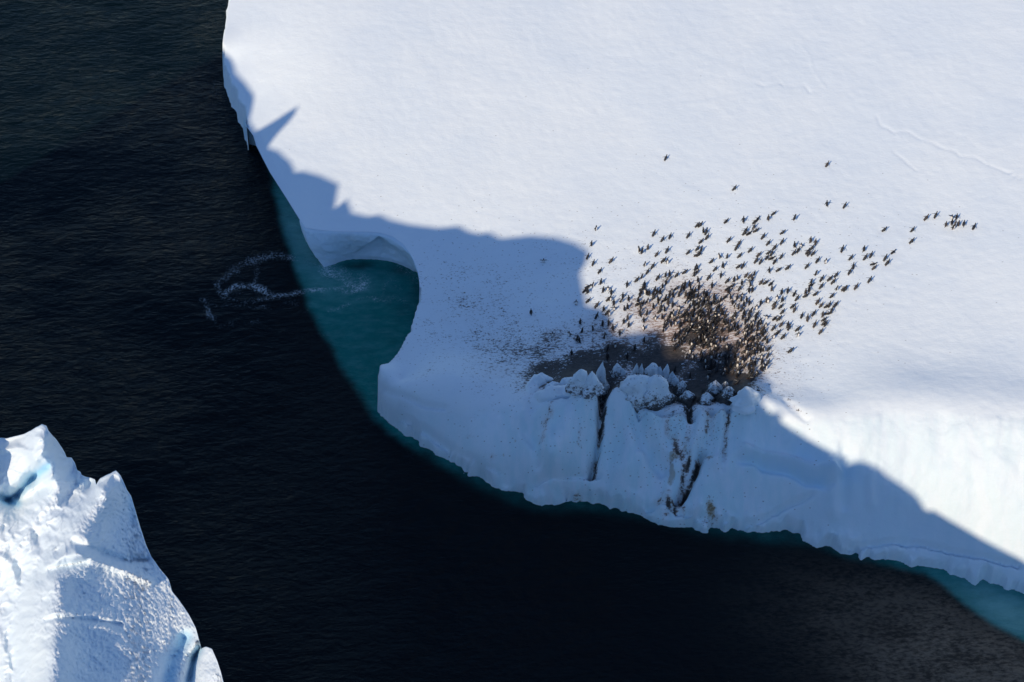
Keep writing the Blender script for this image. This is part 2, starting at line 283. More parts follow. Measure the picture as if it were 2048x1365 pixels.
def height_full(X, Y, fine=True):
    Zb = tps_eval(TPS, X, Y)
    d = polydist(X, Y, OUT, True); ins = inside(X, Y, OUT); sd = np.where(ins, d, -d)
    P = np.stack([X, Y, Zb], -1); u, v = proj(P)
    inframe = (u > 380) & (u < 2500) & (v > -300) & (v < 1400)
    amp = sstep(sd, .3, 3.0)
    face = sstep(v-np.interp(u, [700,760,876,1000,1050,1170,1240,1290,1450,1492,1580,1800,2048], [900,775,813,800,795,785,790,815,805,785,835,812,820]), 0, 30)*(u > 740)
    Z = Zb + amp*(.10*fbm(X, Y, 9, 3, 3)+.05*fbm(X, Y, 2.2, 3, 9)*(.6+2.8*face)+.10*fbm(X, Y, 3.5, 3, 13)*face)
    # colony ground is trampled
    colony = blob(u, v, 1330, 690, 230, 110)
    Z += amp*colony*.10*fbm(X, Y, 1.1, 4, 21)
    Z += amp*.012*fbm(X*.55+Y*.25, Y*1.5, 1.0, 3, 31)*(1-face)+amp*.02*fbm(X, Y, .55, 2, 35)*(1-face)
    # grooves running down the face, ripples of old melt lines
    fw = np.interp(u, [960, 1080, 1480, 1620], [.35, 1, 1, .22]); Z += fw*face*amp*(.75*fbm(u/52.+v/300., v/170., 1.0, 3, 41)-.5*np.abs(fbm(u/38.+v/400., v/240., 1.0, 3, 42)))+face*amp*(.14+.12*fw)*fbm(X, Y, 1.2, 4, 43)+fw*face*amp*.35*fbm(X, Y, 2.6, 2, 44)
    Z += face*amp*.025*fbm(u/16.+v/120., v/120., 1.0, 3, 47)*sstep(u, 1480, 1600)
    wu_, wv_ = u+7*fbm(X, Y, 1.5, 3, 51), v+7*fbm(X, Y, 1.5, 3, 53)
    def S(a, w, *p): return (1.5 if p[0][1] > 770 else 1)*a*stroke(wu_ if p[0][1] > 770 else u, wv_ if p[0][1] > 770 else v, list(p), w)
    Z += S(.60, (30, 48), (1173,792), (1150,850), (1125,930))
    Z += S(.45, (22, 34), (1238,800), (1252,860), (1262,940))
    vc = np.interp(u, [1030,1060,1100,1135,1150,1165,1175,1188,1197,1206,1215,1224,1234,1250,1265,1278,1292,1310,1340,1365,1378,1388,1400,1425,1450,1470,1485,1493,1505,1530,1560,1600], [812,806,803,800,790,781,780,788,800,818,800,788,786,798,812,832,833,836,830,824,836,836,826,830,830,820,804,790,796,812,832,850])+9+4*fbm(X, Y, .7, 3, 19)
    kv = v-vc; Z += np.interp(u, [1030, 1080, 1150, 1485, 1512], [0, .35, .85, .8, 0])*sstep(kv, -5, 4)*np.exp(-np.clip(kv, 0, 400)/55.)
    Z += S(-1.15, (8, 7), (1207,783), (1205,815), (1201,870), (1192,915), (1185,950))
    Z += S(-.9, (20, 9), (1212,770), (1207,800))
    Z += S(.50, (13, 12), (1292,832), (1303,860), (1330,905))
    Z += S(-.45, (14, 16), (1275,845), (1290,885), (1322,930))
    Z += S(.35, 15, (1352,830), (1350,880), (1348,930)); Z += S(.35, 13, (1408,828), (1400,870), (1392,905)); Z += S(.32, 13, (1442,830), (1440,880), (1440,940))
    Z += S(-.5, (7, 10), (1380,812), (1380,840)); Z += S(-.22, 6, (1424,830), (1412,880), (1385,920)); Z += S(-.3, 6, (1455,830), (1448,900), (1444,945))
    Z += S(-.95, (7, 8), (1408,908), (1392,940), (1376,970), (1360,998)); Z += S(-.45, 7, (1378,930), (1366,970), (1358,1000))
    Z += S(.45, 22, (1430,930), (1410,980), (1400,1020)); Z += S(.3, 18, (1340,940), (1335,990))
    Z += S(-.35, (12, 12), (1062,812), (1050,850), (1080,890), (1080,930)); Z += S(.35, 18, (1100,815), (1090,860), (1098,930))
    Z += S(-.3, 5, (1075,968), (1120,962), (1165,955), (1200,952)); Z += S(-.22, 5, (756,777), (800,790), (850,808), (890,814)); Z += S(-.3, 5, (1295,1020), (1330,1003), (1350,1022), (1400,1040), (1460,1046), (1520,1040), (1570,1020), (1625,990))
    Z += S(-.25, 6, (800,835), (850,858), (900,890), (960,925), (1000,945)); Z += S(-.2, 5, (780,822), (812,838), (840,860), (880,885), (930,922))
    Z += S(-.3, 9, (1480,925), (1540,935), (1600,955), (1660,975)); Z += S(.28, 9, (1490,905), (1560,915), (1620,935), (1680,950)); Z += S(-.3, 5, (1700,1095), (1780,1082), (1850,1092), (1900,1104), (1960,1112), (2040,1130))
    Z += S(.30, 12, (1660,930), (1668,980), (1665,1030)); Z += S(-.25, 10, (1685,900), (1690,960), (1690,1010)); Z += S(.2, 9, (1742,950), (1744,1010))
    Z += S(-.12, 7, (1568,806), (1600,825), (1615,836)); Z += S(.3, 22, (1500,790), (1512,800), (1540,820)); Z += 0
    # thin crust steps on the open snow
    for pl in ([(1755,235),(1760,252),(1775,258),(1788,267),(1815,264),(1840,280),(1868,288),(1890,300),(1912,304),(1918,314),(1950,316),(1972,330),(2000,340),(2048,362)],
               [(1788,306),(1805,318),(1820,332),(1832,342)], [(1515,168),(1530,174),(1560,166),(1568,174),(1610,172),(1620,186)]):
        Z += S(-.045, 2.4, *pl)
    for pl in ([(1525,155),(1570,135),(1620,125),(1680,115),(1740,95),(1800,72),(1870,42)], [(1350,210),(1420,205),(1500,190)], [(1460,320),(1550,318),(1600,295),(1660,265)], [(1605,95),(1620,112),(1625,140),(1650,175)]):
        Z += S(.022, 2.6, *pl)
    # waterline lip with an undercut band above it
    low = sstep(Zb, 2.2, .9)
    Z = np.where(ins, Z + low*(.42*fbm(X, Y, .9, 4, 61)+.22*fbm(X, Y, .38, 2, 63)+.10)*sstep(sd, 0, .5), Z)
    lipz = np.maximum(Z, .25)
    edge = sd+(.45*fbm(X, Y, 1.6, 4, 71)+.34*fbm(X, Y, .5, 3, 75))*(.25+.75*low)
    drop = sstep(edge, -.22, .16)
    Z = lipz*drop-1.5*(1-drop)
    attrs = None
    if fine:
        wn = 1+.45*fbm(X, Y, 1.6, 3, 81); D = np.zeros(X.shape)
        def dirt(a, *b): nonlocal D; D = np.maximum(D, a*blob(u, v, *b)*wn)
        # trampled colony ground
        dirt(1.22, 1220, 722, 135, 44, -.16); dirt(1.35, 1330, 722, 105, 50); dirt(1.4, 1425, 762, 95, 46, .2); dirt(1.2, 1125, 742, 95, 36, -.25); dirt(1.2, 1120, 756, 80, 18, -.25); dirt(.62, 1100, 700, 120, 52, -.3); dirt(.55, 1200, 668, 90, 44)
        dirt(1.0, 1395, 675, 130, 72, .15); dirt(.85, 1460, 730, 70, 44, .2); dirt(.55, 1310, 632, 120, 46); dirt(.50, 1420, 610, 140, 74, .25); dirt(.22, 1560, 770, 60, 70); dirt(.5, 1490, 720, 60, 50); dirt(.30, 1260, 640, 70, 60); dirt(.30, 1480, 640, 130, 90)
        dirt(1.6, 1400, 788, 90, 30); dirt(1.5, 1225, 768, 70, 30); dirt(1.5, 1475, 768, 40, 34); dirt(1.4, 1325, 765, 60, 26); dirt(.62, 1040, 715, 100, 34, -.45); dirt(.42, 1010, 690, 120, 80); dirt(.26, 960, 640, 190, 170)
        dirt(1.0, 1310, 800, 40, 20); dirt(.16, 1480, 640, 260, 130); dirt(.14, 1150, 520, 250, 80)
        fc = sstep(v, 800, 822)
        D = D*(1-fc*.93*(u > 1030)); du_, dv_ = u+5*fbm(X, Y, .6, 3, 83)+3*fbm(X, Y, .2, 2, 85), v+9*fbm(X, Y, .5, 3, 84); wn2 = .55+1.3*np.clip(fbm(X*1.6, Y*.8, .5, 3, 87)+.35, 0, 1)
        for a, w, pl in ((1.2, (6, 4), [(1204,796),(1205,830),(1200,880)]), (1.3, (4, 6), [(1196,905),(1190,930),(1185,950)]), (1.3, (5, 7), [(1404,910),(1390,940),(1376,972),(1362,1000)]), (.9, (9, 6), [(1374,925),(1366,960),(1360,1000)]),
                         (1.1, (12, 6), [(1380,812),(1382,845)]), (.6, (10, 8), [(1330,815),(1334,860),(1360,905)]), (.55, (8, 8), [(1420,825),(1412,850),(1415,870)]), (.6, (6, 5), [(1458,828),(1450,870),(1446,930)]), (.5, 9, [(1105,812),(1092,850),(1085,880)]),
                         (.75, 5, [(1310,1000),(1335,1012),(1350,1020)]), (.6, 5, [(1160,875),(1155,905)])):
            D = np.maximum(D, a*.9*stroke(du_, dv_, pl, w)*wn2)
        for b in ((1.2,1350,1012,24,9,.5),(.8,1333,995,10,18,.1),(1.1,1411,1046,9,6,0),(.7,1328,1030,14,7,0),(.7,1422,1022,16,16,.3),(.5,1155,994,26,7,.1),(.5,1345,922,16,12,0),(.6,1372,915,12,14,0),(.5,1420,925,8,8,0),(.5,1452,1028,7,6,0),(.4,985,915,16,10,0),(.3,1310,940,10,20,0),
                  (.45,1340,830,50,18,0),(.4,1420,835,40,18,0),(.4,1290,800,30,20,0),(.35,940,872,14,4,0),(.3,1380,880,60,40,0),(.5,1512,788,14,5,.6),(.5,1590,815,26,5,.55)):
            D = np.maximum(D, b[0]*.8*blob(du_, dv_, *b[1:])*wn2)
        St = np.zeros(X.shape)
        for b in ((1.,1345,912,13,10,0),(.8,1343,950,8,34,.05),(1.,1418,1022,15,15,.2),(.5,1440,1018,10,8,0),(.6,1420,922,8,8,0),(.55,1004,915,7,10,.4),(.6,1372,900,7,14,0),(.4,1030,880,4,12,-.3),(.3,1470,650,90,60,0)):
            St = np.maximum(St, b[0]*blob(du_, dv_, *b[1:])*wn2)
        Sp = .05*blob(u, v, 1300, 560, 420, 200)+.30*blob(u, v, 1000, 660, 160, 110)+.14*blob(u, v, 900, 640, 120, 180)+.5*blob(u, v, 1080, 690, 70, 60)+.16*blob(u, v, 1060, 540, 160, 60)+.12*blob(u, v, 1620, 740, 60, 80)+.18*blob(u, v, 1250, 900, 260, 110)*fc+.7*blob(u, v, 1370, 850, 90, 50)+.3*blob(u, v, 1170, 900, 60, 70)+.3*blob(u, v, 1380, 990, 90, 50)+.10*blob(u, v, 1500, 500, 300, 90)+.16*blob(u, v, 1560, 760, 60, 70)
        Bl = .06*face + .5*stroke(u, v, [(1490,925),(1560,935),(1640,965)], 14)+.4*stroke(u, v, [(1600,900),(1640,920),(1700,950)], 24)
        attrs = {'warm': np.clip(1.3*blob(u, v, 1410, 660, 190, 100)+.5*(v > 830), 0, 1), 'face': face*sstep(v, 800, 840)*np.interp(u, [960, 1080], [.45, 1])*np.interp(u, [1450, 1620], [.85, .28]), 'dirt': np.clip(D, 0, 1.6), 'stain': St, 'speck': Sp, 'blue_ice': np.clip(Bl, 0, 1)}
    return Z, sd, u, v, face, attrs

xs = spacing([(-40, -32, .5), (-32, -12, .16), (-12, 42, .135), (42, 60, .4), (60, 240, 6)])
ys = spacing([(80, 88, .5), (88, 112, .105), (112, 130, .15), (130, 172, .22), (172, 190, .8), (190, 430, 8)])
X, Y = np.meshgrid(xs, ys, indexing='ij')
Z, sdm, um, vm, facem, A = height_full(X, Y)
Vb = np.stack([X, Y, Z], -1)
gx = np.gradient(Z, xs, axis=0); gy = np.gradient(Z, ys, axis=1)
Nb = np.stack([-gx, -gy, np.ones_like(Z)], -1); Nb /= np.linalg.norm(Nb, axis=2, keepdims=True)
Vf = Vb.reshape(-1, 3); Nf = Nb.reshape(-1, 3); Af = {k: a.ravel() for k, a in A.items()}
sgx = np.gradient(sdm, xs, axis=0); sgy = np.gradient(sdm, ys, axis=1); sgn = np.hypot(sgx, sgy)+1e-6
over = (um < 617) & (vm > 254) & (vm < 560) | (um >= 617) & (um < 850) & (vm > 380) & (vm < 575)      # rim that overhangs the water
snap = over & (sdm < .0) & (sdm > -.26)
X2 = np.where(snap, X-sdm*sgx/sgn, X); Y2 = np.where(snap, Y-sdm*sgy/sgn, Y); Zin = tps_eval(TPS, X[snap], Y[snap]); Z = Z.copy(); Z[snap] = Zin
fixz = over & (sdm >= 0) & (sdm < .6); Z[fixz] = tps_eval(TPS, X[fixz], Y[fixz]); Vf = np.stack([X2, Y2, Z], -1).reshape(-1, 3)
upn = (over & (sdm < .7)).ravel(); Nf[upn] = (0, 0, 1)
Fg = grid_faces(len(xs), len(ys)); keep = (sdm.ravel()[Fg] > -.9).any(1) & ~((over & (sdm <= -.26)).ravel()[Fg].any(1)); Fg = Fg[keep]
isface = (facem.ravel()[Fg] > .45).any(1)

def ground_z(x, y):
    i = np.clip(np.searchsorted(xs, x)-1, 0, len(xs)-2); j = np.clip(np.searchsorted(ys, y)-1, 0, len(ys)-2)
    fx = np.clip((x-xs[i])/(xs[i+1]-xs[i]), 0, 1); fy = np.clip((y-ys[j])/(ys[j+1]-ys[j]), 0, 1)
    return Z[i, j]*(1-fx)*(1-fy)+Z[i+1, j]*fx*(1-fy)+Z[i, j+1]*(1-fx)*fy+Z[i+1, j+1]*fx*fy
def on_ground(u, v):
    """first point of the berg on the view ray through picture point (u, v)"""
    zz = np.linspace(13, 0, 261); P = unproj(np.full(261, u), np.full(261, v), zz); h = ground_z(P[:, 0], P[:, 1])
    k = np.argmax(h >= zz)
    if not (h >= zz).any(): return P[-1]
    return P[k]

berg = empty('iceberg', tuple(on_ground(1200, 500)))
tag(berg, 'large flat topped iceberg carrying the penguin colony above a steep white ice cliff', 'iceberg')
def child(o):
    o.parent = berg; o.matrix_parent_inverse.identity(); o.location = -Vector(berg.location); return o
for nm, msk, mat in (('snow_plateau', ~isface, M_SNOW), ('ice_cliff', isface, M_ICE)):
    v3, f3, a3, used = sub(Vf, Fg, msk, Af)
    child(make_mesh(nm, v3, f3, mat, None, True, a3, Nf[used]))

# ---- undercut wall below the overhanging west rim
OD = np.array(OUT[:-4]); od_z = tps_eval(TPS, OD[:, 0], OD[:, 1]); ou_, ov_ = proj(np.stack([OD[:, 0], OD[:, 1], od_z], 1)); sel = (ov_ > 225) & (ov_ < 462) & (ou_ < 625)
OD = OD[sel]; od_z = od_z[sel]; ovs = sstep(ov_[sel], 232, 268)[:, None]; tn = np.gradient(OD, axis=0); tn /= np.linalg.norm(tn, axis=1, keepdims=True); inn = np.stack([-tn[:, 1], tn[:, 0]], 1)
if not inside(np.array([OD[len(OD)//2, 0]+inn[len(OD)//2, 0]*.5]), np.array([OD[len(OD)//2, 1]+inn[len(OD)//2, 1]*.5]), OUT)[0]: inn = -inn
w_ = []
for k in range(14):
    s = k/13; q = inn*((2.9*s**.8*ovs-.22*min(1, s*3)*(1-ovs))*(1+.15*fbm(OD[:, 0], OD[:, 1]+k*.3, 1.1, 3, 93)[:, None])-.02); w_.append(np.stack([OD[:, 0]+q[:, 0], OD[:, 1]+q[:, 1], od_z*(1-s)-1.0*s], 1))
WV = np.stack(w_, 1); zr = np.zeros(WV.shape[0]*14)
child(make_mesh('overhang_wall', WV.reshape(-1, 3), grid_faces(len(OD), 14), M_ICE, None, True, {'dirt': zr, 'stain': zr, 'speck': zr, 'blue_ice': zr+.4}))

# ---- the wall of the cove, with its scooped hollow
rim_px = [(600,440),(606,450),(611,456),(625,459),(640,461),(655,462),(668,463),(684,464),(700,464),(718,464),(735,464),(748,465),(760,466),(773,469),(785,473),(796,480),(806,488),(815,498),(822,510),(828,521),(832,532),(836,542),(838,550),(840,562)]
foot_px = [(648,532),(649,533),(650,534),(660,530),(668,528),(676,525),(686,522),(697,519),(706,517),(722,517),(738,518),(750,519),(762,519),(774,521),(786,523),(796,526),(806,530),(815,534),(823,538),(829,541),(834,543),(838,546),(841,552),(843,562)]
nr = len(rim_px); ts = np.linspace(0, nr-1, 260); rows = 46
ru = np.interp(ts, range(nr), [p[0] for p in rim_px]); rv = np.interp(ts, range(nr), [p[1] for p in rim_px]); fu = np.interp(ts, range(nr), [p[0] for p in foot_px]); fv_ = np.interp(ts, range(nr), [p[1] for p in foot_px])
TOP = unproj(ru, rv, np.full(260, ZL-.02)); BOT = unproj(fu, fv_, np.full(260, -.05))
w_ = []
outn = np.array([-.35, -.93])
for k in range(rows):
    s = k/(rows-1); P = TOP*(1-s)+BOT*s
    push = .30*math.sin(math.pi*min(1, s*1.3))**.7*(1-s)+.12
    hollow = np.exp(-((ru-770)/52)**2)
    left = sstep(ru, 690, 640)
    arch = 468+np.abs(ru-762)*.62
    cur = rv*(1-s)+fv_*s
    inarch = sstep(cur-arch, -2, 5)*sstep(ru, 700, 716)
    off = push+.30*left*math.sin(math.pi*s) - .62*inarch*math.sin(math.pi*min(1, s+.12))*hollow + .22*(1-inarch)*hollow*sstep(ru, 700, 716)
    off = off+.07*fbm(ru/9, np.full(260, s*9), 1, 3, 91)+.05*fbm(ru/40, np.full(260, s*7), 1, 2, 95)
    P = P.copy(); P[:, 0] += outn[0]*off; P[:, 1] += outn[1]*off; w_.append(P)
# a lip that ties the wall into the plateau
lip = TOP.copy(); lip[:, 0] -= outn[0]*.7; lip[:, 1] -= outn[1]*.7; lip[:, 2] = ZL-.10; w_.insert(0, lip)
WV = np.stack(w_, 1); wf = grid_faces(260, rows+1)
zr = np.zeros(WV.shape[0]*WV.shape[1])
child(make_mesh('cove_wall', WV.reshape(-1, 3), wf, M_ICE, None, True, {'dirt': zr, 'stain': zr, 'speck': zr, 'blue_ice': zr+.28}))

# ---- seracs along the crest: (top u, top v, foot v, half width px, sharpness, depth factor, dirt at the foot)
seracs = [(1199,727,772,15,1.5,.8,.5),(1184,748,776,15,1.0,.9,.5),(1160,742,773,15,.75,.9,.5),(1205,758,790,9,1.5,.8,.9),(1234,730,750,11,1.1,.8,.9),(1246,739,749,6,.9,.8,.9),(1269,727,757,10,1.25,.8,.7),(1282,727,754,8,1.3,.8,.8),(1305,727,757,14,.9,.8,.8),
 (1332,729,758,11,1.3,.8,.6),(1320,736,757,8,1.1,.8,.8),(1342,744,765,9,1.0,.8,.9),(1278,757,808,30,.62,.55,.6),(1309,758,812,22,.62,.6,.8),
 (1363,765,790,12,.8,.8,1.2),(1352,757,770,9,.8,.8,.9),(1373,785,806,13,.8,.8,1.2),(1428,764,796,20,1.0,.8,1.),(1455,775,800,15,.8,.8,1.3),(1448,764,782,9,.8,.8,1.3),(1492,779,806,20,.8,.7,.0),(1516,775,783,5,1.2,.6,1.3),(1412,790,808,14,.8,.8,1.1)]
def serac_mesh(h, rx, ry, sharp, seed, foot_dirt):
    nseg, nring = 30, 20; vs_ = []; dd = []
    r = np.random.default_rng(seed); ph = r.random(4)*6.28
    lean = (r.random(2)-.5)*.25*h*.5
    for k in range(nring+1):
        s = k/nring                              # 0 foot, 1 top
        q_, e_ = (2.4, .55) if sharp < .7 else (1.7, .75) if sharp < .95 else (1.15, .85) if sharp < 1.2 else (.95, .9)
        prof = (1-s**q_)**e_
        prof = max(prof, .0)
        for i in range(nseg):
            a = 2*math.pi*i/nseg
            wob = 1+.13*math.sin(2*a+ph[0])+.10*math.sin(3*a+ph[1]+s*2)+.07*math.sin(5*a+ph[2]-s*3)+.05*math.sin(9*a+ph[3]+s*7)+(r.random()-.5)*.09
            vs_.append((rx*prof*wob*math.cos(a)*(1+.25*(1-s)**3)+lean[0]*s*s, ry*prof*wob*math.sin(a)*(1+.25*(1-s)**3)+lean[1]*s*s, h*s+(r.random()-.5)*.03*h*(0 < k < nring)))
            dd.append((1.3*max(0, 1-s*1.5)+(.45 if foot_dirt >= 1 else .18))*foot_dirt)
    f = [(k*nseg+i, k*nseg+(i+1) % nseg, (k+1)*nseg+(i+1) % nseg, (k+1)*nseg+i) for k in range(nring) for i in range(nseg)]
    A_ = np.array(vs_); q = fbm(A_[:, 0]*1.0+seed*3.1, A_[:, 2]*.8+A_[:, 1]*1.3, .55, 4, seed, .6); A_[:, :2] *= (1+.5*q*np.sin(np.pi*np.clip(A_[:, 2]/h*.9+.08, 0, 1)))[:, None]
    return A_, np.array(f), np.array(dd)+.25*foot_dirt*np.clip(q, 0, 1)
for i, (u, vt, vf, hw, sharp, dep, fd) in enumerate(seracs):
    P = on_ground(u, vf-hw*.25)
    ppm = FPX/((P-CAM)@FV)
    h = (vf-vt)/(ppm*.69)*.97+.15; rx = hw/ppm*(1.35 if sharp < 1.2 else 1.2); v3, f3, dd = serac_mesh(h+.35, rx, rx*dep, sharp, 100+i, fd)
    v3 = v3+np.array([P[0], P[1], P[2]-.42]); n = len(v3); z0 = np.zeros(n)
    child(make_mesh('serac', v3, f3, M_ICE, None, True, {'dirt': dd, 'stain': z0, 'speck': z0+.15*min(fd, 1), 'blue_ice': z0+.06}))
# ---- the low ring of snow mounds west of the teeth
def mound(path, w, h, seed, fd=.1):
    """a long low snow bank along a picture path"""
    pp = [on_ground(*p) for p in path]; n = 44; m = 15; t_ = np.linspace(0, len(pp)-1, n)
    c = np.stack([np.interp(t_, range(len(pp)), [p[k] for p in pp]) for k in range(3)], 1); tg = np.gradient(c[:, :2], axis=0); tg /= np.linalg.norm(tg, axis=1, keepdims=True)+1e-9; nn = np.stack([-tg[:, 1], tg[:, 0]], 1)
    endf = np.sqrt(np.clip(np.sin(np.linspace(0.02, math.pi-.02, n)), 0, 1)); vv = []; dd = []
    for k in range(m):
        a = math.pi*k/(m-1); rad = endf*w*(1+.35*fbm(t_*2.2, np.full(n, k*.3), 1, 3, seed))
        x = c[:, 0]+nn[:, 0]*rad*math.cos(a); y = c[:, 1]+nn[:, 1]*rad*math.cos(a)
        z = c[:, 2]-.25+(h+.25)*math.sin(a)*endf*(1+.5*fbm(t_*1.7, np.full(n, k*.25), 1, 3, seed+5)); vv.append(np.stack([x, y, z], 1)); dd.append(np.full(n, fd*(1-math.sin(a))))
    V_ = np.stack(vv, 1).reshape(-1, 3); z0 = np.zeros(len(V_))
    child(make_mesh('snow_mound', V_, grid_faces(n, m), M_ICE, None, True, {'dirt': np.stack(dd, 1).ravel(), 'stain': z0, 'speck': z0+.12, 'blue_ice': z0+.05}))
mound([(1058,790),(1066,772),(1084,762),(1108,758)], .62, .75, 301, .3); mound([(1066,788),(1090,792),(1120,788),(1150,778),(1172,774)], .72, .70, 311, .15); mound([(1090,779),(1104,773),(1120,768)], .42, .5, 321, .4); mound([(1118,769),(1134,764),(1152,763)], .45, .5, 331, .4)

# ------------------------------------------------------------------ sea
water_x = spacing([(-3500, -500, 600), (-500, -70, 24), (-70, -32, .5), (-32, 8, .15), (8, 60, .3), (60, 90, .8), (90, 500, 26), (500, 3500, 600)])
water_y = spacing([(-2500, -300, 500), (-300, 60, 20), (60, 82, .5), (82, 102, .28), (102, 124, .13), (124, 200, .35), (200, 600, 25), (600, 4500, 650)])
WX, WY = np.meshgrid(water_x, water_y, indexing='ij')
near = ((WX > -75) & (WX < 95) & (WY > 58) & (WY < 205)).astype(float)
wz = near*(.055*fbm(WX*.6+WY*.12, WY*1.25-WX*.25, 1.7, 3, 201)+.03*fbm(WX*.8, WY*1.5-WX*.3, .75, 2, 211)+.05*fbm(WX, WY, 7, 2, 215))
P = np.stack([WX, WY, np.zeros_like(WX)], -1)
with np.errstate(all='ignore'):
    wu, wv = proj(P)
wu = np.where(near > 0, wu, -9999.); wv = np.where(near > 0, wv, -9999.)
shelf = [(520,270),(533,322),(546,390),(558,450),(578,510),(594,560),(612,610),(640,662),(662,705),(688,745),(718,795),(745,838),(780,872),(822,900),(868,926),(915,955),(962,985),(1010,1005),(1060,1022),(1120,1030),(1190,1034),(1260,1040),(1330,1056),(1400,1072),(1460,1084),(1520,1090),(1570,1092),(1640,1100),(1700,1118),(1760,1132),(1810,1142),(1850,1152),(1880,1172),(1920,1205),(1950,1228),(1990,1255),(2048,1288),(2200,1390),(2500,1560),(3000,1400),(3000,700),(900,300)]
dsh = polydist(wu, wv, shelf, True); ish = inside(wu, wv, shelf)
ssd = np.where(ish, dsh, -dsh)
soft = np.interp(wu, [520, 900, 1300, 1600, 1850, 2048], [15, 28, 32, 26, 14, 14])
shallow = sstep(ssd/soft+.25*fbm(WX, WY, 1.8, 3, 221), -.6, 1.0)
shallow *= np.interp(wu, [540, 640, 760, 850, 1000, 1300, 1600, 1750, 1900, 2048], [.75, .95, .9, .70, .50, .42, .50, .66, .9, 1.])
shallow *= near
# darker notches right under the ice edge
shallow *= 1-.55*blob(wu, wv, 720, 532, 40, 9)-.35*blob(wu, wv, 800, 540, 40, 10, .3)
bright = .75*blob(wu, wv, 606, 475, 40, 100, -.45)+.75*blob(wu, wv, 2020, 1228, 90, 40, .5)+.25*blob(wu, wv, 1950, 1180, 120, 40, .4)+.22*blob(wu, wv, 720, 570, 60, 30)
painted_glare = near*np.clip(1.15*blob(wu, wv, 1930, 1340, 290, 120, .35)*(1+.4*fbm(WX, WY, 4, 3, 251)), 0, 1)  # sky glare on the near right water, painted into its colour
foam = np.zeros_like(WX)
lines = [(.9, 4, [(452,588),(468,572),(482,571),(500,572),(520,577),(540,588),(560,590),(585,588),(600,586)]), (.75, 5, [(482,571),(505,575),(530,580),(545,590)]), (.6, 6, [(432,565),(450,556),(465,542),(478,532),(500,520),(530,515),(555,510),(585,516)]),
 (.6, 6, [(432,567),(440,585),(446,592)]), (.5, 5, [(446,592),(465,603),(500,602),(530,596),(560,592)]), (.55, 5, [(410,600),(414,620),(418,634),(430,640)]), (.4, 5, [(515,532),(514,550),(508,566)]), (.5, 8, [(462,540),(472,542)]),
 (.6, 3, [(580,588),(600,586),(620,582)]), (.95, 2.6, [(610,582),(635,581),(660,581),(682,577)]), (.55, 3, [(656,621),(675,618),(695,608),(712,600),(725,599),(750,596)]), (.35, 3.5, [(610,625),(622,612)]), (.3, 3, [(638,650),(640,670),(662,672)]),
 (.8, 9, [(648,535),(665,548),(690,560),(705,570)]), (.9, 6, [(682,577),(690,584),(705,583),(725,572),(732,566)]), (.6, 16, [(660,540),(700,560),(720,562)]), (.5, 10, [(800,535),(820,548),(834,560)]), (.35, 6, [(750,600),(765,590),(770,575),(780,560)]), (.3, 9, [(775,545),(790,560),(800,580)]),
 (.35, 7, [(760,600),(790,602),(820,605)]), (.3, 8, [(820,560),(828,580),(824,610)]), (.35, 5, [(400,600),(440,612),(500,612),(540,616)]), (.3, 6, [(440,652),(480,648),(520,645)]), (.25, 12, [(560,600),(590,605)]), (.4, 5, [(585,516),(600,524),(640,530)]),
 (.16, 14, [(765,890),(790,895),(860,930)]), (.14, 12, [(730,1052),(760,1045),(830,1040)])]
fwu, fwv = wu+7*fbm(WX, WY, .9, 4, 233), wv+6*fbm(WX, WY, .9, 4, 235)
for a, w, pl in lines: foam = np.maximum(foam, .85*a*stroke(fwu, fwv, pl, 1.5*w))
foam = np.maximum(foam, .22*stroke(wu, wv, [(452,588),(500,585),(560,592),(600,588)], 16)); foam = np.maximum(foam, .22*stroke(wu, wv, [(432,565),(465,545),(530,516),(585,516)], 12))
foam *= 1+.6*fbm(WX, WY, .9, 3, 231)
# thin broken foam where swell touches the ice
foam = np.maximum(foam, .35*sstep(fbm(WX, WY, 2.2, 4, 241), .30, .55)*near*sstep(wu, 900, 500)*sstep(wv, 700, 300)*.6)
sea = make_mesh('sea', np.stack([WX, WY, wz], -1).reshape(-1, 3), grid_faces(len(water_x), len(water_y)), M_WATER, None, True, {'shallow': shallow.ravel(), 'bright': bright.ravel(), 'foam': foam.ravel(), 'painted_glare': painted_glare.ravel()})
tag(sea, kind='structure')

# ------------------------------------------------------------------ the tall iceberg near the camera
front = empty('iceberg', tuple(unproj(0., 1200., 50.))); front.location.z = 0
tag(front, 'tall jagged iceberg close by in the lower left corner with blue crevices', 'iceberg')
def fchild(o): o.parent = front; o.location = -Vector(front.location); return o
# sunlit-shadow outline on the big berg (picture points) that this iceberg's ridge throws
shadow_px = [(400,60,3),(430,90,3),(446,98,3),(456,118,3.3),(463,145,3.4),(483,165,3.4),(499,190,3.5),(494,240,3.3),(508,263,3.4),(530,252,3.5),(552,240,3.6),(575,226,3.7),(601,212,3.8),(596,224,3.8),(580,246,3.7),(560,265,3.6),(545,280,3.6),(537,295,3.5),(560,303,3.6),(583,325,3.7),(591,345,3.7),(604,342,3.8),(640,352,3.9),(672,368,4),(704,386,4),(690,402,3.9),(664,419,3.8),(700,426,3.8),(732,433,3.8),(754,429,3.8),(775,440,3.9),(810,449,4),(870,456,4.1),(910,452,4.2),(935,464,4.1),(960,468,4.1),(972,464,4.2),(1000,477,4.2),(1060,471,4.4),(1110,475,4.5),(1150,486,4.6),(1176,502,4.7),(1170,530,4.7),(1158,545,4.7),(1166,580,4.7),(1174,612,4.7),(1200,615,4.8),(1222,630,4.8),(1225,660,4.8),(1240,670,4.8),(1295,664,4.9),(1318,660,5),(1330,680,5),(1334,712,5.1),(1352,722,5.1),(1372,730,5.2),(1384,752,5.3)]
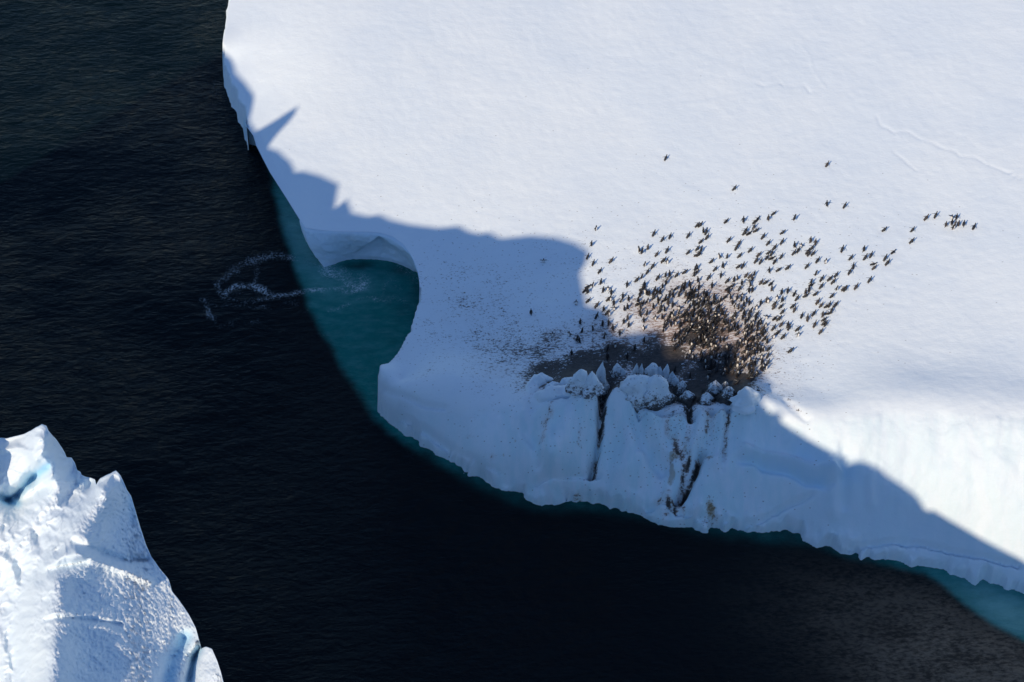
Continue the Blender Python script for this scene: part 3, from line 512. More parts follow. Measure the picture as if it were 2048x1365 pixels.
sp_ = np.array(shadow_px, float); SP = unproj(sp_[:, 0], sp_[:, 1], sp_[:, 2]); sa = SP[:, :2]@LD; sb = SP[:, :2]@HD
ords = np.argsort(sa, kind='stable'); sa_, sb_, sz_ = sa[ords], sb[ords], sp_[ords, 2]
right_px = [(1742,938,4.9),(1800,976,4.3),(1850,1006,3.9),(1900,1036,3.4),(1960,1068,2.6),(2048,1114,1.8),(2150,1190,1.2),(2400,1300,1)]
rp = np.array(right_px, float); RP = unproj(rp[:, 0], rp[:, 1], rp[:, 2]); ra = RP[:, :2]@LD; rb = RP[:, :2]@HD
def br_of(a): return np.interp(a, [-130, -72, -66, -55, -36, -24, 0], [39, 38, 34, 32.0, 33, 40, 44])
def ridge_h(a):
    s_l = np.interp(a, sa_, sb_); z_l = np.interp(a, sa_, sz_); s_r = np.interp(a, ra, rb); z_r = np.interp(a, ra, rp[:, 2])
    hl = z_l+(s_l-br_of(a))*TE; hr = z_r+(s_r-br_of(a))*TE
    h = np.where(a <= sa_[-1], hl, hr)
    h = np.where((a > sa_[-1]) & (a < ra[0]), np.minimum(np.interp(a, [sa_[-1], ra[0]], [hl[np.argmax(a > sa_[-1])-1] if (a > sa_[-1]).any() else 50, 50])-4.5*np.sin(np.pi*np.clip((a-sa_[-1])/(ra[0]-sa_[-1]), 0, 1))-1.5, 60), h)
    return h*sstep(a, -124, -113)+0*a
aa = spacing([(-128, -112, 1.0), (-112, -50, .2), (-50, -36, .5), (-36, 0, .4), (0, 26, 1.5)])
ha = ridge_h(aa)*(1-.0*aa); ha *= 1-sstep(aa, 2, 26)
bb = np.concatenate([np.linspace(-62, -8, 28), np.linspace(-7, -.6, 20), [-.25, 0, .25], np.linspace(.8, 22, 40)])
AA, BB = np.meshgrid(aa, bb, indexing='ij'); HH = ha[:, None]+0*BB
back = np.where(BB > 0, BB, 0); fro = np.where(BB < 0, -BB, 0)
ZZ = HH-3.1*back-(.62*fro+.012*fro**2)*(1+.25*fbm(AA, BB, 6, 3, 401))
ZZ += (sstep(fro, .5, 5)+sstep(back, .5, 5))*(2.2*fbm(AA, BB, 7, 4, 411)-.6)
ZZ = np.maximum(ZZ, -1.5)
RB = br_of(AA)+BB
RX = AA*LD[0]+RB*HD[0]; RY = AA*LD[1]+RB*HD[1]
RVt = np.stack([RX, RY, ZZ], -1)
# keep this massif clear of the part of the picture where the sculpted flank stands
ruv = proj(RVt.reshape(-1, 3)); inpic = ((ruv[0] > -60) & (ruv[0] < 2100) & (ruv[1] > -60) & (ruv[1] < 1420)).reshape(ZZ.shape)
RVt[..., 2] = np.where(inpic & (ZZ > 8), ZZ*.80, ZZ)
zz_ = np.zeros(RVt.shape[0]*RVt.shape[1])
fchild(make_mesh('ice_ridge', RVt.reshape(-1, 3), grid_faces(len(aa), len(bb)), M_FRONT, None, True, {'blue_ice': zz_+.05}))

# sculpted flank seen in the picture: skyline (u, v) and surface heights
sky_px = [(-150,1000),(-60,960),(-30,930),(-14,905),(0,875),(12,877),(26,873),(48,868),(60,862),(72,854),(84,849),(93,852),(97,862),(110,876),(122,892),(130,906),(133,914),(143,915),(150,926),(154,940),(161,944),(163,950),(172,954),(182,955),(190,958),(192,970),(194,967),(200,957),(210,951),(222,947),(232,941),(240,950),(246,962),(254,980),(262,992),(268,1012),(276,1042),(284,1064),(292,1090),(302,1112),(318,1135),(338,1160),(342,1180),(358,1200),(378,1230),(392,1256),(400,1290),(404,1296),(412,1293),(424,1297),(434,1320),(441,1342),(446,1365),(470,1410),(500,1480),(560,1640),(760,1900)]
su = np.array([p[0] for p in sky_px], float); sv = np.array([p[1] for p in sky_px], float)
fc_ = [ # u, v, height
 (-150,1000,48),(0,875,52.6),(40,868,53.2),(85,849,54.2),(110,876,53.3),(133,914,52.4),(160,944,52.2),(190,962,52.7),(200,957,53.4),(235,943,54.2),(262,992,54.1),(276,1042,54.2),(302,1112,54.4),(340,1170,54.8),(385,1245,55.6),(402,1292,56.3),(446,1365,57.6),(500,1480,57.9),(560,1640,56),
 # peak group at the left
 (50,890,53.7),(80,880,54.4),(72,898,54.6),(88,928,54.5),(105,955,54.4),(110,900,53.2),(130,925,52.6),(150,952,52.5),(168,964,52.6),(186,972,53.0),(60,908,53.9),(30,905,53.5),(0,910,52.9),(60,930,53.6),(40,960,53.1),(10,960,53.0),(68,950,52.6),(50,990,52.0),(20,1003,51.9),(85,968,52.8),(0,985,52.5),(30,1005,51.7),
 (118,980,54.3),(80,1000,53.9),(140,990,53.6),(165,985,53.6),(60,1030,53.6),(0,1020,52.7),(0,1060,53.2),
 # bright west face
 (192,975,54.0),(165,1000,54.3),(120,1010,54.2),(100,1060,54.5),(50,1080,53.9),(0,1120,53.0),(60,1150,54.2),(30,1220,53.6),(0,1250,52.9),(10,1340,53.3),(-100,1200,50.5),(-100,1350,51),(45,1300,55.0),(60,1365,56.2),(-20,1420,53),
 # crest between the bright face and the rough slope
 (196,975,54.6),(175,1010,55.5),(150,1050,56.3),(145,1080,56.8),(165,1110,57.1),(130,1150,57.3),(100,1165,57.4),(95,1230,58.0),(92,1300,58.8),(88,1365,59.5),(90,1450,60),
 # rough slope
 (230,980,54.6),(220,1040,55.2),(200,1090,56.0),(250,1080,54.9),(250,1150,55.5),(200,1150,56.2),(150,1180,57.0),(200,1230,57.0),(280,1230,55.9),(330,1250,55.7),(150,1280,58.0),(250,1300,57.1),(320,1310,56.4),(370,1300,56.0),(150,1360,58.8),(250,1365,58.0),(330,1365,57.3),(350,1330,56.6),(385,1310,55.6),(380,1350,56.0),(395,1365,56.4),(410,1310,56.5),(420,1350,57.2),(300,1460,59),(420,1480,57.6)]
fa = np.array(fc_, float); TF = tps_fit(fa[:, :2], fa[:, 2], 1e-5)
ucol = spacing([(-150, -10, 10), (-10, 452, 1.6), (452, 560, 8)]); srow = np.concatenate([np.linspace(0, 60, 36, endpoint=False), np.linspace(60, 560, 260, endpoint=False), np.linspace(560, 700, 10)])
skyv = np.interp(ucol, su, sv)+1.0*fbm(ucol/9., ucol*0, 1, 2, 501)
UU = np.repeat(ucol[:, None], len(srow), 1); SS = np.repeat(srow[None, :], len(ucol), 0); sk_s = np.convolve(np.pad(np.interp(np.arange(-150, 741), ucol, skyv), 40, mode='edge'), np.exp(-(np.arange(-40, 41)/14.)**2)/np.exp(-(np.arange(-40, 41)/14.)**2).sum(), 'valid'); sk_s = np.interp(ucol, np.arange(-150, 741), sk_s)
wk = np.exp(-SS/45.); VV = SS+skyv[:, None]*wk+sk_s[:, None]*(1-wk)
ZF = tps_eval(TF, UU, VV)
ZF += 2.2*blob(UU, VV, 92, 872, 46, 60)+1.15*blob(UU, VV, 215, 955, 50, 60)+.7*blob(UU, VV, 150, 930, 40, 40)
rough = sstep(UU-np.interp(VV, [940,1010,1050,1110,1150,1365], [205,172,150,160,105,92]), -12, 20)*sstep(VV, 950, 985)
rough = np.maximum(rough, .55*blob(UU, VV, 30, 935, 40, 40))
gfade = sstep(SS, 0, 10)
ZF += gfade*rough*(.085*fbm(UU/6.+VV/22., VV/5.-UU/26., 1, 3, 511, .55)+.12*fbm(UU/45., VV/30., 1, 3, 521))
ZF += gfade*(1-rough)*(-.42*np.abs(fbm(UU/26.+VV/44., VV/30.-UU/60., 1, 3, 541, .5))+.12*fbm(UU/30.+VV/60., VV/22., 1, 4, 531, .5))
def FS(a, w, *p):
    return a*stroke(UU, VV, list(p), w)
ZF += FS(-.55, (5, 10), (15,1000), (35,990), (60,960), (88,935)); ZF += FS(.5, 7, (45,990), (80,968), (108,948)); ZF += FS(.45, 7, (0,900), (35,895), (62,905), (70,922)); ZF += FS(-.8, 8, (0,995), (18,1004))
ZF += FS(.35, 9, (0,1112), (22,1130), (32,1170)); ZF += FS(-.25, 12, (38,1120), (50,1160), (40,1200)); ZF += FS(.4, 14, (0,1270), (8,1310), (10,1365)); ZF += FS(-.25, 12, (20,1270), (28,1320), (26,1365)); ZF += FS(.5, 12, (95,1130), (130,1110), (165,1112)); ZF += FS(-.45, 8, (100,1140), (150,1128), (172,1120))
ZF += FS(-.4, 9, (150,1085), (210,1110), (250,1122), (295,1122)); ZF += FS(.35, 8, (150,1105), (200,1125), (260,1145), (300,1165)); ZF += FS(-.3, 6, (92,1240), (120,1235), (180,1240), (240,1250))
ZF += FS(-.8, 16, (368,1280), (345,1320), (330,1365), (325,1420));  ZF += FS(-1.0, 7, (400,1296), (388,1320), (378,1365)); ZF += FS(.55, 16, (70,1180), (60,1240), (55,1300)); ZF += FS(-.35, 8, (70,1060), (85,1100), (75,1140)); pass
FP = unproj(UU, VV, ZF)
blue = np.clip(1.0*stroke(UU, VV, [(12,1002),(35,992),(60,960),(96,932)], 8)+.8*stroke(UU, VV, [(0,995),(20,1004),(35,1008)], 8)+.12*blob(UU, VV, 115, 925, 34, 30)+.7*stroke(UU, VV, [(372,1275),(345,1320),(330,1400)], 16)+.8*stroke(UU, VV, [(398,1300),(388,1320),(376,1370)], 8)+.35*stroke(UU, VV, [(262,1000),(270,1040)], 10)+.3*blob(UU, VV, 165, 965, 20, 10)+.06, 0, 1)
# the far side: a steep wall from the skyline down into the sea
rim = FP[:, 0, :]; sk = []
for k in range(1, 26):
    s = k/25.; q = rim.copy(); dz = (rim[:, 2]+1.5)*s; q[:, 2] -= dz; o_ = dz*.10-.9*np.sin(np.pi*min(1, s*3))*.3; q[:, 0] += HD[0]*o_; q[:, 1] += HD[1]*o_; sk.append(q)
ALL = np.concatenate([np.stack(sk[::-1], 1), FP], 1); nbk = len(sk)
bl = np.concatenate([np.full((len(ucol), nbk), .3), blue], 1)
Fa = grid_faces(*ALL.shape[:2]); uq = np.concatenate([np.repeat(UU[:, :1], nbk, 1), UU], 1).ravel(); rq = np.concatenate([np.zeros((len(ucol), nbk))-1, rough], 1).ravel(); vq = np.concatenate([np.zeros((len(ucol), nbk)), VV], 1).ravel()
N3 = np.cross(np.gradient(ALL, axis=0), np.gradient(ALL, axis=1)); N3 /= np.linalg.norm(N3, axis=2, keepdims=True)+1e-12
if N3[len(ucol)//2, nbk+60, 2] < 0: N3 = -N3; Fa = Fa[:, ::-1]
Av = ALL.reshape(-1, 3); Nv = N3.reshape(-1, 3); at = {'blue_ice': bl.ravel()}
wall = (rq[Fa] < -.5).any(1); chunk = (~wall) & (uq[Fa].mean(1)-np.interp(vq[Fa].mean(1), [1290,1320,1365], [402,388,376]) > 0) & (vq[Fa].mean(1) > 1290) & (uq[Fa].mean(1) < 470)
slope = (~wall) & (~chunk) & (rq[Fa].mean(1) > .5) & (vq[Fa].mean(1) > 955); peak = (~wall) & (~chunk) & (~slope) & (vq[Fa].mean(1) < 1008) & (uq[Fa].mean(1) < 192); face_ = ~(wall | chunk | slope | peak)
for nm, msk in (('ice_wall', wall), ('ice_shard', chunk), ('snow_slope', slope), ('ice_peak', peak), ('ice_face', face_)):
    if not msk.any(): continue
    v3, f3, a3, used = sub(Av, Fa, msk, at); fchild(make_mesh(nm, v3, f3, M_FRONT, None, True, a3, Nv[used]))

# ------------------------------------------------------------------ penguins
def flat_mat(name, col, rough=.6):
    m, t, p = new_mat(name); geo = N(t, 'ShaderNodeNewGeometry'); tcn = N(t, 'ShaderNodeTexCoord')
    nz = nd_noise(t, tcn.outputs['Object'], 14, 3)
    t.links.new(nd_mix(t, nd_range(t, nz, .3, .7), tuple(c*.8 for c in col), tuple(min(1, c*1.2) for c in col)), p.inputs['Base Color']); p.inputs['Roughness'].default_value = rough; return m
M_BLK = flat_mat('black_feathers', (.011, .011, .014), .55); M_GRY = flat_mat('brown_grey_feathers', (.045, .037, .034)); M_WHT = flat_mat('white_feathers', (.78, .76, .72)); M_BEAK = flat_mat('dark_beak_and_pink_feet', (.10, .05, .04))
def penguin_mesh(name, pitch, flip, stride, backmat, head_turn=0.):
    """standing along +Z, facing +Y; returns one mesh. pitch leans it forward, flip lifts the flippers"""
    V_ = []; F_ = []; Mi = []
    prof = [(.045,.035,.03),(.075,.075,.085),(.13,.112,.105),(.22,.130,.120),(.31,.128,.115),(.40,.110,.098),(.47,.082,.076),(.52,.058,.058),(.555,.052,.055),(.595,.056,.064),(.635,.050,.056),(.665,.030,.034),(.68,.006,.006)]
    ns = 10; cp, spp = math.cos(pitch), math.sin(pitch)
    def T(x, y, z, body=True):
        if body:
            z0 = .07; y2 = y*cp+(z-z0)*spp; z2 = z0-y*spp+(z-z0)*cp
            return (x, y2, z2)
        return (x, y, z)
    for k, (z, rx, ry) in enumerate(prof):
        bend = 0.0
        if z > .5: bend = -(z-.5)*spp*.55          # the head comes up again
        for i in range(ns):
            a = 2*math.pi*i/ns; x = rx*.80*math.cos(a); y = ry*.84*math.sin(a)+(.015 if .1 < z < .4 else 0)+bend
            V_.append(T(x, y, z))
    for k in range(len(prof)-1):
        for i in range(ns):
            a = 2*math.pi*(i+.5)/ns; F_.append((k*ns+i, k*ns+(i+1) % ns, (k+1)*ns+(i+1) % ns, (k+1)*ns+i))
            front_ = math.sin(a) > .45
            Mi.append(1 if (front_ and 1 <= k <= 5) else 0)
    F_.append(tuple(range(ns-1, -1, -1))); Mi.append(0)
    b = len(V_)                                     # beak
    for dx, dy, z in ((-.014, .045, .60), (.014, .045, .60), (0, .045, .625), (0, .115, .598)): V_.append(T(dx, dy-(z-.5)*spp*.55, z))
    F_ += [(b, b+1, b+3), (b+1, b+2, b+3), (b+2, b, b+3)]; Mi += [2]*3
    b = len(V_)                                     # tail
    for x, y, z in ((-.03, -.07, .10), (.03, -.07, .10), (.018, -.19, .02), (-.018, -.19, .02), (0, -.06, .16)): V_.append(T(x, y, z))
    F_ += [(b, b+1, b+2, b+3), (b+4, b+3, b+2), (b+4, b, b+3), (b+4, b+2, b+1)]; Mi += [0]*4
    for s in (-1, 1):                               # flippers
        b = len(V_); sh = (s*.085, 0, .43); fl = flip*(1 if s > 0 else .85); dx, dz = math.sin(fl), -math.cos(fl); swp = -.10-.06*spp
        for t_, wd in ((0, .032), (.10, .036), (.19, .028), (.26, .010)):
            cx = sh[0]+s*dx*t_; cz = sh[2]+dz*t_; cy = sh[1]+swp*t_/.3
            V_ += [T(cx-s*.012*dz, cy-wd, cz+.012*dx), T(cx-s*.012*dz, cy+wd, cz+.012*dx), T(cx+s*.012*dz, cy+wd, cz-.012*dx), T(cx+s*.012*dz, cy-wd, cz-.012*dx)]
        for q in range(3):
            for e in range(4):
                o0, o1 = b+q*4+e, b+q*4+(e+1) % 4; F_.append((o0, o1, o1+4, o0+4)); Mi.append(0 if e in (0, 1, 3) else 1)
        F_.append((b+12, b+13, b+14, b+15)); Mi.append(0)
    for s, st in ((-1, stride), (1, -stride)):      # legs and feet
        b = len(V_); x = s*.055
        for (px, py, pz) in ((-.028, -.03, 0), (.028, -.03, 0), (.04, .09, 0), (-.04, .09, 0), (-.022, -.02, .09), (.022, -.02, .09), (.022, .02, .09), (-.022, .02, .09)): V_.append(T(x+px, py+st*(1 if pz == 0 else .3), pz, False))
        F_ += [(b, b+3, b+2, b+1), (b, b+1, b+5, b+4), (b+1, b+2, b+6, b+5), (b+2, b+3, b+7, b+6), (b+3, b, b+4, b+7), (b+4, b+5, b+6, b+7)]; Mi += [2]*6
    me = bpy.data.meshes.new(name); me.from_pydata(V_, [], F_)
    for mm in (backmat, M_WHT, M_BEAK): me.materials.append(mm)
    me.polygons.foreach_set('material_index', Mi); me.polygons.foreach_set('use_smooth', [True]*len(F_)); me.update(); return me
R_ = math.radians
PM = {'s0': penguin_mesh('penguin', R_(6), R_(14), .0, M_BLK), 's1': penguin_mesh('penguin', R_(10), R_(44), .03, M_BLK), 's2': penguin_mesh('penguin', R_(4), R_(25), .02, M_GRY), 's3': penguin_mesh('penguin', R_(14), R_(64), .04, M_BLK),
      'l0': penguin_mesh('penguin', R_(50), R_(50), .05, M_BLK), 'l1': penguin_mesh('penguin', R_(60), R_(38), .05, M_BLK), 'l2': penguin_mesh('penguin', R_(42), R_(66), .05, M_BLK), 'l3': penguin_mesh('penguin', R_(55), R_(30), .04, M_GRY), 'l4': penguin_mesh('penguin', R_(80), R_(35), .04, M_BLK)}

tiles = [ # origin u, v, pixels per picture pixel, standing feet points, leaning feet points
(1150,420,9.75,[(405,400),(315,705),(1255,815),(1290,855),(1415,780),(1355,1105),(1795,1055),(1290,1340)],[(225,970),(335,1095),(665,1045),(450,1250),(1510,525),(1675,630),(1830,575),(1560,920),(1765,855),(1680,1035),(1480,1155),(1385,1260)]),
(1340,410,9.75,[(655,550),(1430,345),(1915,305),(590,920),(970,1040),(1105,1050),(1035,1235),(480,1280),(535,1265)],[(495,440),(550,440),(680,590),(325,655),(690,685),(560,765),(1055,370),(1610,380),(1680,325),(1610,490),(1625,540),(1440,560),(1415,600),(1490,600),(1110,735),(1315,795),(1265,895),(1780,675),(1880,795),(500,900),(470,1005),(520,1010),(320,970),(1315,1040),(1525,935),(1880,970),(1685,1020),(1860,1080),(1920,1080),(1645,1140),(1740,1165),(770,1145),(1290,1245),(1390,1250),(845,1300),(240,1350),(480,1360)]),
(1150,540,9.75,[(235,465),(340,330),(490,285),(1010,335),(1320,370),(1350,330),(1755,145),(1815,195),(1850,120),(1770,290),(1700,360),(540,440),(640,410),(705,490),(690,600),(890,640),(930,560),(1045,610),(750,690),(760,790),(1260,530),(1290,470),(1370,460),(1400,490),(1440,500),(1540,440),(1520,530),(1590,480),(1670,480),(550,810),(660,900),(105,1060),(540,1100),(650,1080),(350,1190),(125,1230),(20,680),(965,800),(1030,770),(1020,980),(945,1050),(1040,1120),(1320,680),(1410,650),(1270,740),(1265,830),(1280,910),(1390,890),(1340,1030),(1340,1170),(1530,760),(1625,620),(1640,670),(740,1180),(870,1280),(580,1310)],[(150,455),(195,370),(215,650),(385,745),(1165,245),(1255,410),(1580,210),(610,620),(590,890),(395,965)]),
(1530,540,9.75,[(85,60),(130,410),(310,480),(435,460),(20,640),(60,645),(230,590),(325,630),(790,480),(980,110),(880,280),(1390,400),(1115,915),(30,960),(430,1130),(640,1300),(165,1340)],[(215,40),(70,320),(145,710),(140,780),(265,765),(495,755),(550,835),(545,530),(590,610),(740,545),(850,440),(940,510),(850,330),(1070,235),(1060,375),(1215,225),(1290,280),(1350,155),(1620,100),(1490,410),(1530,430),(1740,390),(1265,555),(990,680),(1055,745),(1150,750),(1235,740),(1335,730),(1275,855),(1160,870),(1100,1010),(1105,1085),(1150,1115),(1050,1255),(940,1130),(820,1010),(910,910),(695,955),(300,870),(145,995),(225,1000),(280,1120),(440,1185),(130,1190),(595,1200),(200,1270),(310,1360)]),
(1500,400,4.452,[(685,58),(165,180),(388,180),(535,380),(580,400),(400,425),(455,425),(672,565),(1010,460),(1795,175),(1835,175),(1740,240),(1735,250),(1795,225),(1805,260),(1822,238),(1850,235),(1900,235),(175,650)],[(830,78),(190,140),(270,308),(270,400),(200,450),(155,485),(180,505),(375,495),(415,475),(535,450),(495,490),(510,505),(545,500),(155,535),(265,530),(205,575),(235,640),(315,625),(490,615),(585,565),(810,470),(880,540),(1010,540),(1065,520),(1070,585),(1085,625),(1190,545),(1205,585),(1255,485),(1175,285),(1430,290),(1420,390),(1550,185),(1640,165),(1980,270),(875,665),(915,620),(1050,740)]),
(1040,600,9.75,[(215,285),(1095,95),(1180,460),(635,710),(965,710),(1200,650),(1105,800),(1165,840),(1425,600),(1610,510),(1640,760),(915,1150),(1005,1080),(1705,1150),(1700,1000),(1850,930)],[(1465,380)]),
(1340,540,9.75,[(465,130),(545,245),(985,155),(1240,240),(1400,300),(1545,260),(1600,210),(1630,120),(1570,320),(815,355),(1145,460),(1540,445),(1600,430),(225,370),(290,330),(200,440),(300,520),(340,590),(400,590),(430,500),(460,560),(690,560),(730,530),(740,690),(850,560),(670,660),(445,680),(975,630),(950,760),(990,820),(1300,590),(1380,620),(1395,540),(1215,680),(1265,740),(1495,620),(1540,690),(1440,710),(1760,690),(1585,820),(1685,775),(1455,890),(1870,960),(1620,1060),(1695,1200),(900,940),(940,1030),(1030,890),(1070,1080),(1330,770),(1810,1290)],[(95,150),(240,90),(720,205),(1080,265),(1450,160),(1520,170),(1740,300),(1810,290),(1075,410),(720,610),(1655,920),(1760,1200)]),
(1340,660,9.75,[(1815,730),(1530,890),(1560,840),(1600,920),(80,830),(390,940),(80,400),(230,300),(400,455),(590,500),(600,620),(700,640),(1290,300),(980,240),(1050,230),(1400,660),(1010,880)],[(1500,950),(1550,945),(1640,930)])]
single = [(1329,322,'l'),(1651,335,'l'),(1465,382,'l'),(1087,526,'s'),(1182,751,'s'),(1329,748,'s'),(1338,757,'s'),(1290,760,'s'),(1576,706,'l')]
spots = []
def add_spot(u, v, kind, mind):
    for (a, b, _) in spots[-900:]:
        if (a-u)**2+((b-v)*1.1)**2 < mind*mind: return False
    spots.append((u, v, kind)); return True
for u, v, k in single: add_spot(u, v, k, 1)
for ou, ov, sc, st, le in tiles:
    for x, y in st: add_spot(ou+x/sc, ov+y/sc, 's', 4.0)
    for x, y in le: add_spot(ou+x/sc, ov+y/sc, 'l', 4.0)
nlisted = len(spots)
# the crowd between them
dens = [((1310,595),(1370,583),(1430,600),(1440,640),(1400,650),(1330,640),.55), ((1340,640),(1390,620),(1430,640),(1425,690),(1395,705),(1345,690),1.0), ((1390,610),(1410,605),(1425,690),(1400,690),(1.1)),
        ((1440,620),(1500,615),(1530,650),(1530,690),(1470,670),(1440,650),.75), ((1425,690),(1500,700),(1515,740),(1490,760),(1440,745),(1400,740),(1400,700),.85), ((1480,640),(1530,665),(1530,720),(1500,720),.8),
        ((1290,600),(1345,590),(1350,660),(1300,650),.35), ((1180,690),(1330,680),(1330,720),(1200,725),.07), ((1440,560),(1530,560),(1540,620),(1450,620),.10), ((1400,745),(1500,745),(1490,775),(1420,775),.12), ((1350,740),(1400,745),(1420,780),(1360,775),.03),
        ((1340,700),(1400,705),(1400,735),(1345,735),.06), ((1360,575),(1400,575),(1400,600),(1330,600),.6), ((1240,600),(1290,600),(1300,640),(1240,640),.08), ((1500,690),(1530,690),(1520,760),(1490,770),.6), ((1040,705),(1180,700),(1180,725),(1050,740),.02)]
rr = random.Random(11)
for dpoly in dens:
    poly = list(dpoly[:-1]); den = dpoly[-1]
    us = [p[0] for p in poly]; vs2 = [p[1] for p in poly]; area = abs(sum(us[i]*vs2[(i+1) % len(us)]-us[(i+1) % len(us)]*vs2[i] for i in range(len(us))))/2
    want = int(area*den*.62/60); got = 0
    for _ in range(want*25):
        if got >= want: break
        u = rr.uniform(min(us), max(us)); v = rr.uniform(min(vs2), max(vs2))
        if not inside(np.array([u]), np.array([v]), poly)[0]: continue
        u += rr.gauss(0, 9); v += rr.gauss(0, 7)
        if v > 772: continue
        if add_spot(u, v, 's' if rr.random() < .72 else 'l', 7.0 if den < .5 else 5.6): got += 1
print('penguins', len(spots), 'listed', nlisted)

allp = []
for n_, (u, v, k) in enumerate(spots):
    P = on_ground(u, v); shade = None
    if k == 'l': kind = rr.choice(['l0', 'l0', 'l0', 'l1', 'l1', 'l2', 'l2', 'l3', 'l4']); yaw = -R_(rr.gauss(52, 14))
    else:
        kind = rr.choice(['s0', 's0', 's0', 's1', 's1', 's1', 's3', 's3', 's2']); yaw = -R_(rr.gauss(30, 60))
        if rr.random() < (.16 if v < 640 else .32): yaw = R_(rr.uniform(120, 260))
    allp.append((u, v, P, kind, yaw, rr.uniform(.93, 1.07)))
# isolated birds become objects of their own first; the thick of the crowd is one mass
UVp = np.array([(a[0], a[1]) for a in allp]); iso = []
for i in range(len(allp)):
    d = np.hypot(UVp[:, 0]-UVp[i, 0], UVp[:, 1]-UVp[i, 1]); d[i] = 1e9; iso.append(np.sort(d)[:4].mean())
order = sorted(range(len(allp)), key=lambda i: -iso[i]); solo = sorted(order[:300], key=lambda i: allp[i][1]); mass = order[300:]

ORD = ['leftmost', 'second from left', 'third from left', 'fourth from left', 'fifth from left', 'sixth from left', 'seventh from left', 'eighth from left', 'ninth from left', 'tenth from left', 'eleventh from left', 'twelfth from left', 'thirteenth from left', 'fourteenth from left', 'fifteenth from left', 'sixteenth from left', 'seventeenth from left', 'eighteenth from left']
special = {(1329,322): 'lone penguin highest up the open snow, far above the flock', (1651,335): 'lone penguin on open snow above the flock, right of the highest one', (1465,382): 'lone penguin midway between the two highest birds and the flock', (1087,526): 'lone penguin in blue shadow on clean snow, upper left of the colony',
 (1063,629): 'lone penguin with flippers out in blue shade, farthest left of the whole colony', (1182,751): 'penguin climbing the left side of the tallest serac tooth', (1329,748): 'penguin with spread flippers perched on the right hand white serac', (1338,757): 'penguin just below the bird perched on the right hand white serac', (1290,760): 'penguin in the gap above the big twin snow dome',
 (1945,461): 'rightmost penguin of all, alone at the far right end of the flock', (1848,441): 'single penguin left of the small tight group at far right', (1868,437): 'single penguin nearest the left of the small tight group at far right', (1821,465): 'upper of two penguins walking between flock and far right group', (1819,488): 'lower of two penguins walking between flock and far right group',
 (1654,413): 'standing penguin in the upper pair above the right half of flock', (1687,417): 'leaning penguin on the right of the upper pair above the flock', (1764,464): 'lone penguin walking above the right tip of the flock', (1526,735): 'lone penguin on clean snow right of the dense crowd, above the sunlit crest', (1576,706): 'lone penguin walking on clean snow below the right wing of the flock',
 (1105,673): 'penguin with left flipper stretched out in shade beside grey trampled snow', (1139,673): 'penguin in shade just right of the one with a stretched flipper'}
bands_v = [(0, 432, 'top row'), (432, 452, 'second row'), (452, 468, 'third row'), (468, 482, 'fourth row'), (482, 496, 'fifth row'), (496, 508, 'sixth row'), (508, 520, 'seventh row'), (520, 534, 'eighth row'), (534, 548, 'ninth row'), (548, 562, 'tenth row'), (562, 576, 'row touching dense crowd'), (576, 590, 'row level with crowd top'), (590, 606, 'row below crowd top'), (606, 622, 'row at crowd middle'), (622, 640, 'row under crowd middle'), (640, 662, 'row by shadow corner'), (662, 690, 'row at shadow edge'), (690, 722, 'brown row above seracs'), (722, 2000, 'row beside the seracs')]
cols_u = [(0, 1235, "flock's left edge"), (1235, 1330, "flock's left half"), (1330, 1430, "flock's middle"), (1430, 1530, "right of flock's middle"), (1530, 1640, "flock's right wing"), (1640, 1860, "flock's right tip"), (1860, 3000, 'the tight group at far right')]
cells = {}
for i in solo:
    u, v = allp[i][0], allp[i][1]; sp = None
    for (a, b), txt in special.items():
        if abs(a-u) < 4.2 and abs(b-v) < 4.2 and txt not in [c for c in cells if isinstance(c, str)]: sp = txt; break
    if sp: cells[sp] = [i]; continue
    bi = [k for k, (a, b, _) in enumerate(bands_v) if a <= v < b][0]; ci = [k for k, (a, b, _) in enumerate(cols_u) if a <= u < b][0]
    cells.setdefault((bi, ci) if ci < 6 else (0, 6), []).append(i)
label_of = {}
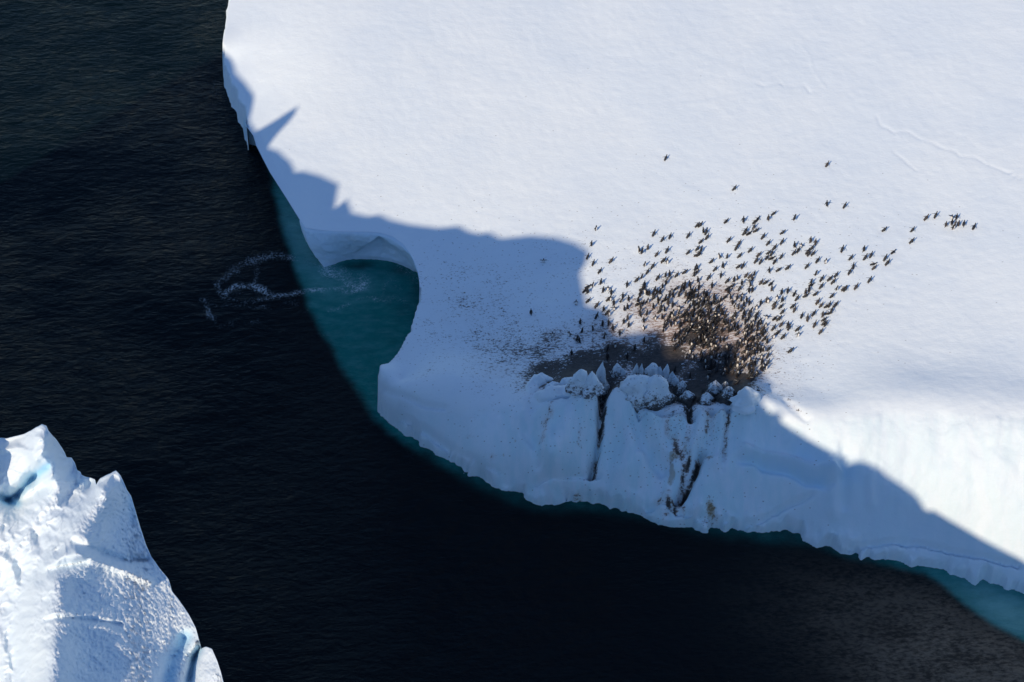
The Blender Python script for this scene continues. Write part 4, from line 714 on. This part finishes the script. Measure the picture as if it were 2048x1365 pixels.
for key, members in cells.items():
    if isinstance(key, str): label_of[members[0]] = key; continue
    members.sort(key=lambda i: allp[i][0])
    for r_, i in enumerate(members):
        k = allp[i][3]; look = {'s0': 'upright black penguin', 's1': 'half winged black penguin', 's2': 'upright brownish penguin', 's3': 'standing spread flipper penguin', 'l0': 'forward leaning penguin', 'l1': 'low leaning penguin', 'l2': 'leaning spread flipper penguin', 'l3': 'leaning brownish penguin', 'l4': 'penguin down on its belly'}[k].replace('half winged', 'flippers out')
        od = (ORD[min(r_, 17)]+' ') if len(members) > 1 else ''
        label_of[i] = look+', '+od+('in '+cols_u[6][2] if key[1] == 6 else cols_u[key[1]][2]+', '+bands_v[key[0]][2])
for i in solo:
    u, v, P, kind, yaw, s = allp[i]
    o = bpy.data.objects.new('penguin', PM[kind]); COL.objects.link(o)
    o.location = (P[0], P[1], P[2]-.01); o.rotation_euler = (0, 0, yaw); o.scale = (s, s, s)
    tag(o, label_of[i], 'penguin', 'penguins of the colony on the iceberg')
# the thick of the crowd
Vm = []; Fm = []; Mm = []; base = 0; cache = {k: (np.array([tuple(v.co) for v in me.vertices]), [tuple(p.vertices) for p in me.polygons], [p.material_index+(4 if me.materials[0] is M_GRY and p.material_index == 0 else 0) for p in me.polygons]) for k, me in PM.items()}
for i in mass:
    u, v, P, kind, yaw, s = allp[i]; vv, ff, mi = cache[kind]; c, s_ = math.cos(yaw), math.sin(yaw)
    q = vv*s; q = np.stack([q[:, 0]*c-q[:, 1]*s_+P[0], q[:, 0]*s_+q[:, 1]*c+P[1], q[:, 2]+P[2]-.01], 1)
    Vm.append(q); Fm += [tuple(base+k for k in f) for f in ff]; Mm += [3 if k == 4 else k for k in mi]; base += len(q)
me = bpy.data.meshes.new('penguin_crowd'); me.from_pydata(np.concatenate(Vm).tolist(), [], Fm)
for mm in (M_BLK, M_WHT, M_BEAK, M_GRY): me.materials.append(mm)
me.polygons.foreach_set('material_index', Mm); me.polygons.foreach_set('use_smooth', [True]*len(Fm)); me.update()
crowd = bpy.data.objects.new('penguin_crowd', me); COL.objects.link(crowd)
tag(crowd, 'dense crowd of penguins packed together on the brown guano ground', 'penguins', None, 'stuff')
